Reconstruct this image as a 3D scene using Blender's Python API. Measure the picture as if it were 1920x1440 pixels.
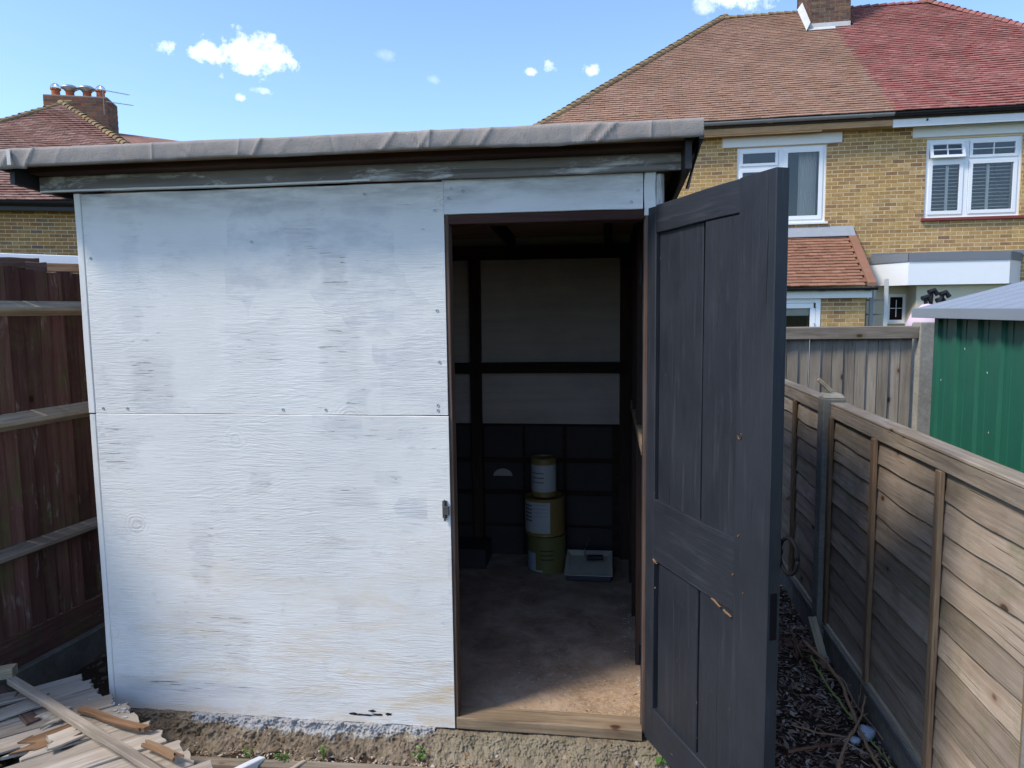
import bpy, bmesh, math, random
import numpy as np
from mathutils import Vector, Matrix, Euler
random.seed(7); RNG = np.random.default_rng(7)
R = math.radians
scene = bpy.context.scene
for o in list(bpy.data.objects): bpy.data.objects.remove(o)
COL = scene.collection

# ------------------------------------------------------------------ camera
cam_data = bpy.data.cameras.new('camera'); cam = bpy.data.objects.new('camera', cam_data); COL.objects.link(cam)
yaw, pitch, roll = R(7.5), R(-5.8), R(0.7)
fwd = Vector((-math.sin(yaw)*math.cos(pitch), math.cos(yaw)*math.cos(pitch), math.sin(pitch)))
r0 = Vector((math.cos(yaw), math.sin(yaw), 0)); u0 = r0.cross(fwd)
rt = r0*math.cos(roll) - u0*math.sin(roll); up = u0*math.cos(roll) + r0*math.sin(roll)
cam.matrix_world = Matrix.Translation((0, -2.8, 1.62)) @ Matrix((rt, up, -fwd)).transposed().to_4x4()
cam_data.sensor_width = 36; cam_data.lens = 36*1371/1920
cam_data.clip_start = 0.05; cam_data.clip_end = 3000
scene.camera = cam
scene.render.resolution_x = 1024; scene.render.resolution_y = 768

# ------------------------------------------------------------------ light
SUN_EL, SUN_A = 50.0, 58.0           # elevation, angle off the shed's normal (sun stands left behind the camera)
sd = Vector((-math.sin(R(SUN_A))*math.cos(R(SUN_EL)), -math.cos(R(SUN_A))*math.cos(R(SUN_EL)), math.sin(R(SUN_EL))))
sun = bpy.data.lights.new('sun', 'SUN'); sun.energy = 2.1; sun.angle = R(11.0); sun.color = (1.0, 0.92, 0.80)
so = bpy.data.objects.new('sun', sun); COL.objects.link(so); so.location = sd*30
so.rotation_euler = (-sd).to_track_quat('-Z', 'Y').to_euler()
world = bpy.data.worlds.new('World'); scene.world = world; world.use_nodes = True
wn = world.node_tree; wn.nodes.clear()
def wnode(t, **k):
    n = wn.nodes.new(t)
    for a, b in k.items(): setattr(n, a, b)
    return n
sky = wnode('ShaderNodeTexSky', sky_type='NISHITA', sun_disc=False)
sky.sun_elevation = R(SUN_EL); sky.sun_rotation = R(180+SUN_A); sky.altitude = 50
sky.air_density = 1.0; sky.dust_density = 0.6; sky.ozone_density = 2.0
bg = wnode('ShaderNodeBackground'); bg.inputs['Strength'].default_value = 0.15
wout = wnode('ShaderNodeOutputWorld')
geo = wnode('ShaderNodeNewGeometry')   # incoming direction
tc = wnode('ShaderNodeTexCoord')
def wmath(op, a, b=None, clamp=False):
    n = wnode('ShaderNodeMath', operation=op); n.use_clamp = clamp
    for i, v in enumerate((a, b)):
        if v is None: continue
        if isinstance(v, (int, float)): n.inputs[i].default_value = v
        else: wn.links.new(v, n.inputs[i])
    return n.outputs[0]
def wdot(vec):
    n = wnode('ShaderNodeVectorMath', operation='DOT_PRODUCT'); wn.links.new(tc.outputs['Generated'], n.inputs[0]); n.inputs[1].default_value = vec
    return n.outputs['Value']
wno = wnode('ShaderNodeTexNoise'); wn.links.new(tc.outputs['Generated'], wno.inputs['Vector'])
wno.inputs['Scale'].default_value = 48; wno.inputs['Detail'].default_value = 8; wno.inputs['Roughness'].default_value = 0.66
# small fair-weather clouds: (azimuth east of +Y in deg, elevation in deg, half width, half height, density)
def cloud_dir(az, el):
    return Vector((math.sin(R(az))*math.cos(R(el)), math.cos(R(az))*math.cos(R(el)), math.sin(R(el))))
CLOUDS = [(-26.6, 17.7, 1.9, 1.15, 1.0), (-28.6, 17.6, 1.5, .7, 1.0), (-25.4, 18.5, 1.1, .7, .9), (-24.4, 17.7, 1.1, .9, 1.0), (-26.5, 16.9, 1.0, .5, .9),
          (-31.6, 17.6, .6, .45, .8), (-25.7, 15.5, .6, .25, .6), (-27.0, 14.9, .35, .22, .6), (-16.6, 18.3, .8, .4, .16),
          (-4.3, 17.6, .55, .5, .75), (-5.7, 17.3, .4, .3, .8), (-1.1, 17.3, .5, .45, .8), (-13.0, 16.8, .4, .25, .14),
          (9.6, 21.3, 2.6, .8, .85), (6.9, 20.9, .8, .6, .5), (60, 20, 6, 2, .8), (80, 30, 7, 2.4, .8), (110, 25, 8, 2.5, .8), (150, 30, 8, 3, .8),
          (-70, 24, 5, 2, .8), (-95, 30, 7, 2.6, .7), (-150, 18, 8, 2.5, .8), (175, 22, 7, 2.5, .8), (-60, 38, 6, 2, .6), (30, 42, 6, 2, .6)]
acc = None
for az, el, hw, hh, dens in CLOUDS:
    c = cloud_dir(az, el); rx = Vector((math.cos(R(az)), -math.sin(R(az)), 0)); uy = rx.cross(c)
    if uy.z < 0: uy = -uy
    a = wmath('DIVIDE', wdot(rx), math.tan(R(hw))); b = wmath('DIVIDE', wmath('SUBTRACT', wdot(uy), 0.0), math.tan(R(hh)))
    d2 = wmath('ADD', wmath('MULTIPLY', a, a), wmath('MULTIPLY', b, b))
    front = wmath('GREATER_THAN', wdot(c), 0.5)
    m = wmath('MULTIPLY', wmath('SUBTRACT', 1.0, wmath('MULTIPLY', d2, 0.6)), front)
    m = wmath('MULTIPLY', m, 1.0, clamp=True)
    m = wmath('ADD', m, wmath('MULTIPLY', wmath('SUBTRACT', wno.outputs['Fac'], 0.5), 3.6))
    gate = wmath('LESS_THAN', d2, 2.6)
    m = wmath('MULTIPLY', wmath('MULTIPLY', wmath('MULTIPLY', wmath('SUBTRACT', m, 0.22), .72, clamp=True), dens), wmath('MULTIPLY', gate, front))
    acc = m if acc is None else wmath('MAXIMUM', acc, m)
mix = wnode('ShaderNodeMixRGB'); wn.links.new(acc, mix.inputs['Fac'])
tint = wnode('ShaderNodeMixRGB', blend_type='MULTIPLY'); tint.inputs['Fac'].default_value = 1.0; tint.inputs['Color2'].default_value = (.82, .89, 1.0, 1)
wn.links.new(sky.outputs[0], tint.inputs['Color1']); wn.links.new(tint.outputs[0], mix.inputs['Color1'])
mix.inputs['Color2'].default_value = (7.5, 7.6, 7.8, 1)
wn.links.new(mix.outputs[0], bg.inputs['Color']); wn.links.new(bg.outputs[0], wout.inputs['Surface'])
scene.view_settings.view_transform = 'Standard'; scene.view_settings.look = 'None'
scene.view_settings.exposure = 0.95; scene.view_settings.gamma = 1; scene.view_settings.use_curve_mapping = False
scene.render.engine = 'CYCLES'
scene.cycles.max_bounces = 8; scene.cycles.diffuse_bounces = 5

# ------------------------------------------------------------------ material helper
class NT:
    def __init__(s, name):
        s.m = bpy.data.materials.new(name); s.m.use_nodes = True; s.t = s.m.node_tree; s.t.nodes.clear()
        s.out = s.n('ShaderNodeOutputMaterial'); s.b = s.n('ShaderNodeBsdfPrincipled'); s.t.links.new(s.b.outputs[0], s.out.inputs[0])
        s._c = None
    def n(s, t, **k):
        x = s.t.nodes.new(t)
        for a, b in k.items(): setattr(x, a, b)
        return x
    def l(s, a, b):
        if isinstance(a, (int, float, tuple)): b.default_value = a
        else: s.t.links.new(a, b)
    def coord(s, scale=(1, 1, 1), rnd=6.0, off=(0, 0, 0)):
        tcn = s.n('ShaderNodeTexCoord'); oi = s.n('ShaderNodeObjectInfo'); 
        mul = s.n('ShaderNodeVectorMath', operation='SCALE'); mul.inputs[0].default_value = (3.1, 5.7, 4.3); s.l(oi.outputs['Random'], mul.inputs['Scale'])
        sc = s.n('ShaderNodeVectorMath', operation='SCALE'); s.l(mul.outputs[0], sc.inputs[0]); sc.inputs['Scale'].default_value = rnd
        add = s.n('ShaderNodeVectorMath', operation='ADD'); s.l(tcn.outputs['Object'], add.inputs[0]); s.l(sc.outputs[0], add.inputs[1])
        mp = s.n('ShaderNodeMapping'); s.l(add.outputs[0], mp.inputs['Vector']); mp.inputs['Scale'].default_value = scale; mp.inputs['Location'].default_value = off
        return mp.outputs[0]
    def noise(s, vec, scale=5, detail=5, rough=.6, dist=0.0):
        x = s.n('ShaderNodeTexNoise'); s.l(vec, x.inputs['Vector']); x.inputs['Scale'].default_value = scale
        x.inputs['Detail'].default_value = detail; x.inputs['Roughness'].default_value = rough; x.inputs['Distortion'].default_value = dist
        return x.outputs['Fac']
    def ramp(s, fac, stops, interp='LINEAR'):
        x = s.n('ShaderNodeValToRGB'); s.l(fac, x.inputs[0]); e = x.color_ramp.elements; x.color_ramp.interpolation = interp
        while len(e) < len(stops): e.new(0.5)
        for i, (p, c) in enumerate(stops):
            e[i].position = p
            if isinstance(c, (int, float)): c = (c, c, c)
            e[i].color = (c[0], c[1], c[2], 1)
        return x.outputs[0]
    def mix(s, f, a, b, mode='MIX'):
        x = s.n('ShaderNodeMixRGB', blend_type=mode); s.l(f, x.inputs[0])
        for v, i in ((a, 1), (b, 2)):
            if isinstance(v, tuple) and len(v) == 3: v = v + (1,)
            s.l(v, x.inputs[i])
        return x.outputs[0]
    def math(s, op, a, b=0.0, c=None, clamp=False):
        x = s.n('ShaderNodeMath', operation=op); x.use_clamp = clamp; s.l(a, x.inputs[0]); s.l(b, x.inputs[1])
        if c is not None: s.l(c, x.inputs[2])
        return x.outputs[0]
    def rnd(s):
        g = s.n('ShaderNodeNewGeometry'); oi = s.n('ShaderNodeObjectInfo')
        return s.math('FRACT', s.math('ADD', g.outputs['Random Per Island'], oi.outputs['Random']))
    def sep(s, vec):
        x = s.n('ShaderNodeSeparateXYZ'); s.l(vec, x.inputs[0]); return x.outputs
    def bump(s, h, dist=.002, strength=1.0, prev=None):
        x = s.n('ShaderNodeBump'); s.l(h, x.inputs['Height']); x.inputs['Distance'].default_value = dist; x.inputs['Strength'].default_value = strength
        if prev is not None: s.l(prev, x.inputs['Normal'])
        s.l(x.outputs[0], s.b.inputs['Normal']); return x.outputs[0]
    def fin(s, col, rough=.8, spec=.3, metal=0):
        if isinstance(col, tuple) and len(col) == 3: col = col + (1,)
        s.l(col, s.b.inputs['Base Color']); s.l(rough, s.b.inputs['Roughness']); s.b.inputs['Specular IOR Level'].default_value = spec
        s.b.inputs['Metallic'].default_value = metal
        return s.m

def flat(name, col, rough=.6, spec=.4, metal=0, var=.12, bscale=60, bd=.0006):
    t = NT(name); v = t.coord(); f = t.noise(v, 7, 6, .7)
    c = t.mix(f, tuple(x*(1-var) for x in col), tuple(min(1, x*(1+var)) for x in col))
    t.bump(t.noise(v, bscale, 4), bd, .6)
    return t.fin(c, rough, spec, metal)

def wood(name, stops, gs=1.0, knots=True, moss=0.0, cracks=.5, per=0.25, rough=.85, paint=None, paint_amt=.5, bump=.0025):
    """weathered timber, grain along local X"""
    t = NT(name); v = t.coord((1.2*gs, 22*gs, 22*gs)); v2 = t.coord((.7*gs, 5*gs, 5*gs)); v3 = t.coord((1, 1, 1))
    g = t.noise(v, 2.2, 8, .68, .6); g2 = t.noise(v2, 1.6, 4, .6, .8); big = t.noise(v3, 2.3, 4, .6)
    f = t.math('ADD', t.math('MULTIPLY', g, .55), t.math('MULTIPLY', g2, .45))
    c = t.ramp(f, [(.30 + .4*i/(len(stops)-1), s) for i, s in enumerate(stops)])
    h = g
    r = t.rnd(); sh = t.ramp(r, [(0, 1-per), (1, 1+per)])
    c = t.mix(1.0, c, sh, 'MULTIPLY')
    c = t.mix(t.math('MULTIPLY', t.math('SUBTRACT', big, .48), 3.0, clamp=True), c, t.mix(1.0, c, (.72, .72, .74), 'MULTIPLY'))
    if paint is not None:
        pn = t.noise(t.coord((2, 9, 9)), 1.8, 6, .7, .5)
        pm = t.ramp(pn, [(paint_amt-.06, 0), (paint_amt+.05, 1)])
        c = t.mix(pm, paint, c)
    if knots:
        vo = t.n('ShaderNodeTexVoronoi'); vo.inputs['Scale'].default_value = 1.0; t.l(t.coord((5, 9, 9)), vo.inputs['Vector'])
        kk = t.math('GREATER_THAN', t.sep(vo.outputs['Color'])[0], .62)
        k = t.math('MULTIPLY', t.ramp(vo.outputs['Distance'], [(.09, 1), (.14, 0)]), kk)
        c = t.mix(t.math('MULTIPLY', k, .88), c, t.mix(1.0, c, (.2, .13, .09), 'MULTIPLY'))
        k2 = t.math('MULTIPLY', t.ramp(vo.outputs['Distance'], [(.14, 1), (.30, 0)]), kk)
        c = t.mix(t.math('MULTIPLY', k2, .35), c, t.mix(1.0, c, (.6, .42, .3), 'MULTIPLY'))
    if cracks:
        ck = t.noise(t.coord((1.5*gs, 60*gs, 60*gs)), 1.3, 3, .5, .2)
        cm = t.ramp(ck, [(.30, 1), (.36, 0)])
        c = t.mix(t.math('MULTIPLY', cm, cracks), c, t.mix(1.0, c, (.22, .2, .18), 'MULTIPLY'))
        h = t.math('SUBTRACT', g, t.math('MULTIPLY', cm, .8))
    if moss:
        mn = t.noise(t.coord((3, 3, 3), 9), 1.4, 5, .7)
        c = t.mix(t.math('MULTIPLY', t.ramp(mn, [(.5, 0), (.72, 1)]), moss), c, (.10, .13, .035))
    t.bump(h, bump, .9)
    return t.fin(c, rough, .2)

M = {}
M['grey_wood'] = wood('weathered_grey_timber', [(.10, .082, .062), (.25, .205, .16), (.40, .345, .285)], moss=.25)
M['lap_wood'] = wood('lap_panel_timber', [(.20, .15, .112), (.36, .285, .22), (.50, .415, .34)], moss=.45, per=.28, gs=1.0, bump=.003)
M['lap_batten'] = wood('panel_batten_timber', [(.10, .062, .04), (.24, .155, .095), (.36, .26, .17)], moss=.15)
M['pale_wood'] = wood('pale_rail_timber', [(.22, .17, .11), (.42, .35, .25), (.58, .52, .42)], knots=False, moss=.35, cracks=.3)
M['red_boards'] = wood('red_brown_stained_boards', [(.062, .028, .022), (.125, .060, .048), (.19, .11, .09)], moss=.6, per=.28, paint=(.30, .25, .21), paint_amt=.36)
M['close_boards'] = wood('closeboard_timber', [(.16, .13, .10), (.30, .255, .20), (.42, .37, .31)], per=.3)
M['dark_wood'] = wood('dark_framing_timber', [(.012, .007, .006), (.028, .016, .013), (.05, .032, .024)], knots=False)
M['red_plate'] = wood('dark_red_roof_plate', [(.022, .010, .009), (.055, .026, .021), (.10, .055, .043)], knots=False)
M['jamb'] = wood('brown_jamb_timber', [(.05, .03, .022), (.12, .075, .055), (.2, .14, .11)], knots=False)
M['sill_wood'] = wood('pale_threshold_timber', [(.11, .075, .045), (.25, .18, .115), (.37, .29, .2)], gs=.8, moss=.1)
M['broken'] = wood('grey_broken_boards', [(.13, .105, .08), (.33, .28, .225), (.50, .435, .37)], per=.25, gs=.9)
M['fresh'] = wood('torn_orange_wood', [(.09, .048, .028), (.21, .12, .065), (.38, .26, .16)], knots=False, per=.3)
M['fascia_timber'] = wood('bare_fascia_timber', [(.40, .23, .115), (.55, .34, .175), (.62, .43, .26)], knots=False)
M['fascia_grey'] = wood('grey_stained_fascia', [(.15, .132, .128), (.28, .256, .246), (.46, .44, .43)], knots=False, gs=.5, paint=(.60, .61, .62), paint_amt=.42)
M['osb'] = wood('roof_deck_board', [(.22, .13, .085), (.40, .26, .18), (.5, .36, .27)], knots=False)
M['ply_in'] = wood('unpainted_plywood', [(.33, .28, .265), (.42, .37, .35), (.50, .445, .43)], knots=False, gs=.3, cracks=.1, bump=.001)

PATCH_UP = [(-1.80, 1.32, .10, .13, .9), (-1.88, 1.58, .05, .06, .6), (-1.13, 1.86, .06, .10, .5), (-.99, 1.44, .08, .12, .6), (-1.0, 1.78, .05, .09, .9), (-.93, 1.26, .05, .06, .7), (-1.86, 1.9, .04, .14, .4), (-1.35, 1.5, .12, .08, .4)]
PATCH_LO = [(-1.98, 1.08, .11, .10, .7), (-1.6, .28, .17, .11, .6), (-1.62, .62, .05, .12, .7), (-.95, .86, .10, .05, .6), (-.85, 1.14, .22, .05, .5), (-1.35, .93, .05, .06, .6), (-1.0, .42, .05, .07, .5), (-1.7, .02, .3, .03, .8), (-.8, .95, .06, .04, .6)]  # grey dirt patches; the wide lower-left one paints in the left fence's shadow
def painted_ply(name, base=(.70, .685, .655), stain=1.0, seed=0, bluish=0.0, patches=()):
    t = NT(name); tcn = t.n('ShaderNodeTexCoord'); P0 = tcn.outputs['Object']
    def co(sc, off=(0, 0, 0)):
        mp = t.n('ShaderNodeMapping'); t.l(P0, mp.inputs['Vector']); mp.inputs['Scale'].default_value = sc; mp.inputs['Location'].default_value = (off[0]+seed, off[1]+seed*2, off[2]+seed*3)
        return mp.outputs[0]
    xyz = t.sep(P0)
    # veneer figure: warped rings stretched along X
    warp = t.noise(co((.55, 1, 2.2)), 1.5, 3, .5, .6)
    fine0 = t.noise(co((2, 5, 18)), 1.5, 5, .6)
    rings = t.math('SINE', t.math('ADD', t.math('MULTIPLY', warp, 230.0), t.math('MULTIPLY', fine0, 5.0)))
    fine = t.noise(co((6, 10, 70)), 1.5, 7, .66, .9)
    mask = t.ramp(t.noise(co((1.1, 1, 1.6), (5, 0, 2)), 1.6, 4, .6), [(.40, 0), (.62, 1)])
    low = t.ramp(xyz[2], [(.0, 1), (1.0, .0)])        # rougher where splash wets the board
    rough_m = t.math('ADD', t.math('MULTIPLY', mask, .75), .25)
    pmask = None
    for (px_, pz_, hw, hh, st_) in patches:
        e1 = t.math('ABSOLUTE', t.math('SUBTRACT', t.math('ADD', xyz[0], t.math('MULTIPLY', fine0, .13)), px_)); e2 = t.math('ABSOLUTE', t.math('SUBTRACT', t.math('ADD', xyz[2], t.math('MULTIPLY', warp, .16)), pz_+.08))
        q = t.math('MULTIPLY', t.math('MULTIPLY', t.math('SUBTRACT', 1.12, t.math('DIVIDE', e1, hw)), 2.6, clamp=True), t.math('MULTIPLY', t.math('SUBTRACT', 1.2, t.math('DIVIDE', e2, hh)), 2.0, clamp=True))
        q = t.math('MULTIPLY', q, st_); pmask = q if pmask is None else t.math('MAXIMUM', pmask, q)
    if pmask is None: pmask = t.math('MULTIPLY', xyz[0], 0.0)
    ck = t.noise(co((6.5, 10, 130), (2, 0, 7)), 1.0, 5, .6, .7)
    ckm = t.math('MULTIPLY', t.ramp(ck, [(.325, 1), (.37, 0)]), t.math('MAXIMUM', pmask, t.ramp(t.noise(co((2.0, 1, 3.5), (9, 0, 1)), 1.5, 5, .7), [(.57, 0), (.68, .9)])))
    tone = t.noise(co((1.2, 1, 1.5), (1, 0, 4)), 1.7, 5, .6, .4)
    c = t.mix(t.ramp(tone, [(.35, 0), (.68, 1)]), tuple(x*.93 for x in base), tuple(min(.86, x*1.03) for x in base))
    # roller patches of thinner, greyer paint
    vo = t.n('ShaderNodeTexVoronoi', feature='F1', distance='CHEBYCHEV'); vo.inputs['Scale'].default_value = 1; t.l(co((3.2, 1, 2.3), (3, 0, 1)), vo.inputs['Vector'])
    pv = t.sep(vo.outputs['Color'])[0]
    pm = t.math('MULTIPLY', t.ramp(pv, [(.80, 0), (.86, 1)]), t.ramp(t.noise(co((2, 1, 5)), 2.5, 5, .7), [(.42, 0), (.62, 1)]))
    c = t.mix(t.math('MULTIPLY', pm, .55), c, (.46, .47, .50))
    gp = t.math('MULTIPLY', t.ramp(t.noise(co((2.2, 1, 3.4), (6, 0, 3)), 1.6, 6, .72, .3), [(.56, 0), (.70, 1)]), t.ramp(fine, [(.42, 0), (.6, 1)]))
    c = t.mix(t.math('MULTIPLY', gp, .5), c, (.33, .32, .34))
    c = t.mix(t.math('MULTIPLY', t.math('MULTIPLY', pmask, t.ramp(fine, [(.34, .1), (.60, 1)])), .42), c, (.34, .335, .345))  # listed patches: grey dirt, plus the fence's cast shadow painted into the colour
    # tannin stains bleeding through the paint, lower part
    sn = t.noise(co((1.6, 1, 6), (4, 0, 9)), 1.5, 6, .68, .6)
    lowz = t.ramp(t.math('ADD', t.math('MULTIPLY', xyz[2], 0.8), .1), [(.08, 1), (.85, 0)])
    rgt = t.ramp(t.math('ADD', t.math('MULTIPLY', xyz[0], .35), .8), [(.0, .35), (.55, 1)])
    sm = t.math('MULTIPLY', t.math('MULTIPLY', t.ramp(sn, [(.47, 0), (.68, 1)]), lowz), rgt)
    c = t.mix(t.math('MULTIPLY', sm, .85*stain), c, (.60, .44, .25))
    c = t.mix(t.math('MULTIPLY', ckm, .8), c, (.10, .085, .075))
    if bluish: c = t.mix(bluish, c, (.52, .58, .66))
    # darker, patchy band along the top edge, below the fascia
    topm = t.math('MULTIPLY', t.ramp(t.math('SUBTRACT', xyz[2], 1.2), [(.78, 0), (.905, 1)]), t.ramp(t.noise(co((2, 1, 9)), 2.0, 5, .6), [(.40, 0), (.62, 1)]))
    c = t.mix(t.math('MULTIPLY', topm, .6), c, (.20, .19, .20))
    h = t.math('ADD', t.math('MULTIPLY', t.math('MULTIPLY', rings, rough_m), .035), t.math('MULTIPLY', fine, t.math('ADD', t.math('MULTIPLY', mask, .75), .28)))
    kv = t.n('ShaderNodeTexVoronoi', feature='F1'); kv.inputs['Scale'].default_value = 1; t.l(co((2.6, .01, 2.9), (1.3, 0, .4)), kv.inputs['Vector'])
    kd = t.math('ADD', kv.outputs['Distance'], t.math('MULTIPLY', fine0, .06)); kx = t.math('GREATER_THAN', t.sep(kv.outputs['Color'])[1], .45)
    kr = t.math('MULTIPLY', t.math('SINE', t.math('MULTIPLY', kd, 150.0)), t.math('MULTIPLY', t.ramp(kd, [(.12, 1), (.26, 0)]), kx))
    h = t.math('ADD', h, t.math('MULTIPLY', kr, .09))
    c = t.mix(t.math('MULTIPLY', t.ramp(kr, [(.75, 0), (.95, 1)]), .35), c, (.36, .34, .33))
    h = t.math('SUBTRACT', h, t.math('MULTIPLY', ckm, 1.2))
    t.bump(h, .0045, .8)
    return t.fin(c, .62, .3)
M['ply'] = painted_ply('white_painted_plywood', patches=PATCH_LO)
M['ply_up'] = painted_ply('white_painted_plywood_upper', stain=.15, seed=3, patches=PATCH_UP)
M['ply_head'] = painted_ply('white_painted_board', base=(.66, .665, .665), stain=0, seed=5)

def black_paint():
    t = NT('charcoal_door_paint'); v = t.coord((1.5, 24, 24), 4); g = t.noise(v, 2, 7, .66, .4); b = t.noise(t.coord((1, 1.5, 1.5), 4), 3, 5, .65)
    c = t.mix(b, (.010, .012, .016), (.028, .031, .040))
    c = t.mix(t.ramp(g, [(.55, 0), (.72, .5)]), c, (.055, .060, .070))
    chip = t.noise(t.coord((16, 42, 42), 4), 1.6, 4, .6); cm = t.ramp(chip, [(.735, 0), (.75, 1)])
    c = t.mix(t.math('MULTIPLY', cm, .8), c, (.30, .2, .13))
    ck = t.noise(t.coord((1.2, 45, 45), 4), 1.2, 3, .5, .2); ckm = t.ramp(ck, [(.27, 1), (.31, 0)])
    c = t.mix(ckm, c, (.008, .008, .01))
    t.bump(t.math('SUBTRACT', g, t.math('MULTIPLY', ckm, .9)), .0022, .85)
    return t.fin(c, t.ramp(b, [(.3, .42), (.7, .62)]), .4)
M['door'] = black_paint()

def felt():
    t = NT('mineral_roofing_felt'); v = t.coord((1, 1, 1), 0); b = t.noise(v, 3, 6, .6); f = t.noise(v, 260, 2, .5)
    c = t.mix(b, (.24, .208, .188), (.36, .318, .29)); c = t.mix(t.math('MULTIPLY', f, .35), c, (.34, .315, .30))
    st = t.noise(t.coord((9, 9, .8), 0), 2, 4, .6); c = t.mix(t.ramp(st, [(.55, 0), (.8, .4)]), c, (.34, .26, .2))
    t.bump(t.math('ADD', f, t.math('MULTIPLY', t.noise(v, 22, 5), 2.2)), .002, .7)
    return t.fin(c, .88, .25)
M['felt'] = felt()
M['felt_dark'] = flat('black_bitumen_felt', (.018, .018, .02), .6, .4, var=.35, bscale=40, bd=.002)
M['felt_white'] = flat('whitish_felt_patch', (.55, .53, .50), .8, .3, var=.1, bscale=40, bd=.002)

def concrete(name, a, b, moss=0, sc=1.0, bd=.003, agg=True):
    t = NT(name); v = t.coord((1, 1, 1), 3); n1 = t.noise(v, 4*sc, 8, .68); n2 = t.noise(v, 45*sc, 4, .7)
    c = t.mix(t.ramp(n1, [(.3, 0), (.7, 1)]), a, b)
    c = t.mix(t.ramp(n2, [(.35, .5), (.65, 0)]), c, t.mix(1.0, c, (.55, .52, .48), 'MULTIPLY'))
    if moss: c = t.mix(t.math('MULTIPLY', t.ramp(t.noise(v, 3.1, 6, .7), [(.48, 0), (.66, 1)]), moss), c, (.07, .08, .035))
    t.bump(t.math('ADD', n2, t.math('MULTIPLY', t.noise(v, 16*sc, 6), 1.5)), bd, .9)
    return t.fin(c, .92, .15)
M['concrete'] = concrete('fence_concrete', (.17, .17, .16), (.30, .29, .27), moss=.35, bd=.0015)
M['concrete_dark'] = concrete('damp_mossy_concrete', (.10, .098, .085), (.22, .21, .19), moss=.5)
M['rough_conc'] = concrete('crumbling_foundation_concrete', (.17, .135, .09), (.33, .28, .205), moss=.15, sc=1.5, bd=.006)
M['stone'] = concrete('rubble_stone', (.10, .075, .055), (.26, .21, .155), sc=3, bd=.003)
M['post_conc'] = concrete('pale_concrete_post', (.30, .28, .24), (.42, .39, .33), moss=.2, bd=.001)

def washed_conc():
    t = NT('part_whitewashed_rubble_concrete'); tcn = t.n('ShaderNodeTexCoord'); v = tcn.outputs['Object']
    n1 = t.noise(v, 6, 8, .68); n2 = t.noise(v, 48, 5, .72); n3 = t.noise(v, 38, 5, .7)
    c = t.mix(t.ramp(n1, [(.3, 0), (.7, 1)]), (.13, .10, .07), (.29, .235, .17)); c = t.mix(t.ramp(n2, [(.35, .6), (.65, 0)]), c, t.mix(1.0, c, (.45, .4, .35), 'MULTIPLY'))
    x = t.sep(v); hump = t.math('MULTIPLY', t.math('SINE', t.math('MULTIPLY', t.math('ADD', x[0], 1.80), 2.65)), .030)
    edge = t.math('ADD', t.math('ADD', -.096, t.math('MULTIPLY', hump, -1.0)), t.math('MULTIPLY', t.math('SUBTRACT', n3, .5), .10))
    w = t.math('MULTIPLY', t.math('MULTIPLY', t.math('SUBTRACT', x[2], edge), 160.0, clamp=True), t.math('GREATER_THAN', t.math('ADD', x[0], t.math('MULTIPLY', n1, .25)), -1.62))
    sp = t.ramp(n3, [(.33, 0), (.40, 1)])
    c = t.mix(t.math('MULTIPLY', w, sp), c, t.mix(n2, (.17, .165, .16), (.47, .47, .475)))
    t.bump(t.math('ADD', n2, t.math('MULTIPLY', t.noise(v, 18, 6), 1.5)), .006, .9)
    return t.fin(c, .92, .15)
M['washed'] = washed_conc()
def soil(name, a, b, sc=1.0):
    t = NT(name); v = t.coord((1, 1, 1), 0); n1 = t.noise(v, 3*sc, 8, .7); n2 = t.noise(v, 60*sc, 6, .75)
    c = t.mix(n2, a, b); c = t.mix(t.ramp(n1, [(.4, 0), (.7, .6)]), c, tuple(x*.5 for x in a))
    t.bump(t.math('ADD', n2, n1), .012, 1.0)
    return t.fin(c, .95, .1)
M['soil'] = soil('dark_garden_soil', (.030, .021, .015), (.095, .066, .046))

def shed_floor():
    t = NT('dusty_shed_floor'); tcn = t.n('ShaderNodeTexCoord'); P0 = tcn.outputs['Object']; v = P0
    n1 = t.noise(v, 3.2, 7, .7, .3); n2 = t.noise(v, 55, 5, .75); n3 = t.noise(v, 9, 6, .7, .5)
    c = t.mix(t.ramp(n1, [(.38, 0), (.60, 1)]), (.17, .12, .092), (.37, .285, .22))
    c = t.mix(t.ramp(n3, [(.45, 0), (.66, .7)]), c, (.25, .165, .11))
    xyz = t.sep(P0)
    dust = t.math('MULTIPLY', t.math('SUBTRACT', 1.0, t.math('MULTIPLY', xyz[1], 1.3), clamp=True), t.math('MULTIPLY', t.math('ADD', xyz[0], .75), 1.4, clamp=True))
    dm = t.math('MULTIPLY', dust, t.ramp(n2, [(.36, 0), (.62, 1)]))
    c = t.mix(dm, c, (.50, .34, .19))
    pw = t.ramp(t.noise(v, 30, 4, .7), [(.70, 0), (.73, 1)]); c = t.mix(t.math('MULTIPLY', pw, .6), c, (.5, .48, .45))
    t.bump(t.math('ADD', n2, n3), .004, .9)
    return t.fin(c, .9, .15)
M['floor'] = shed_floor()

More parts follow.
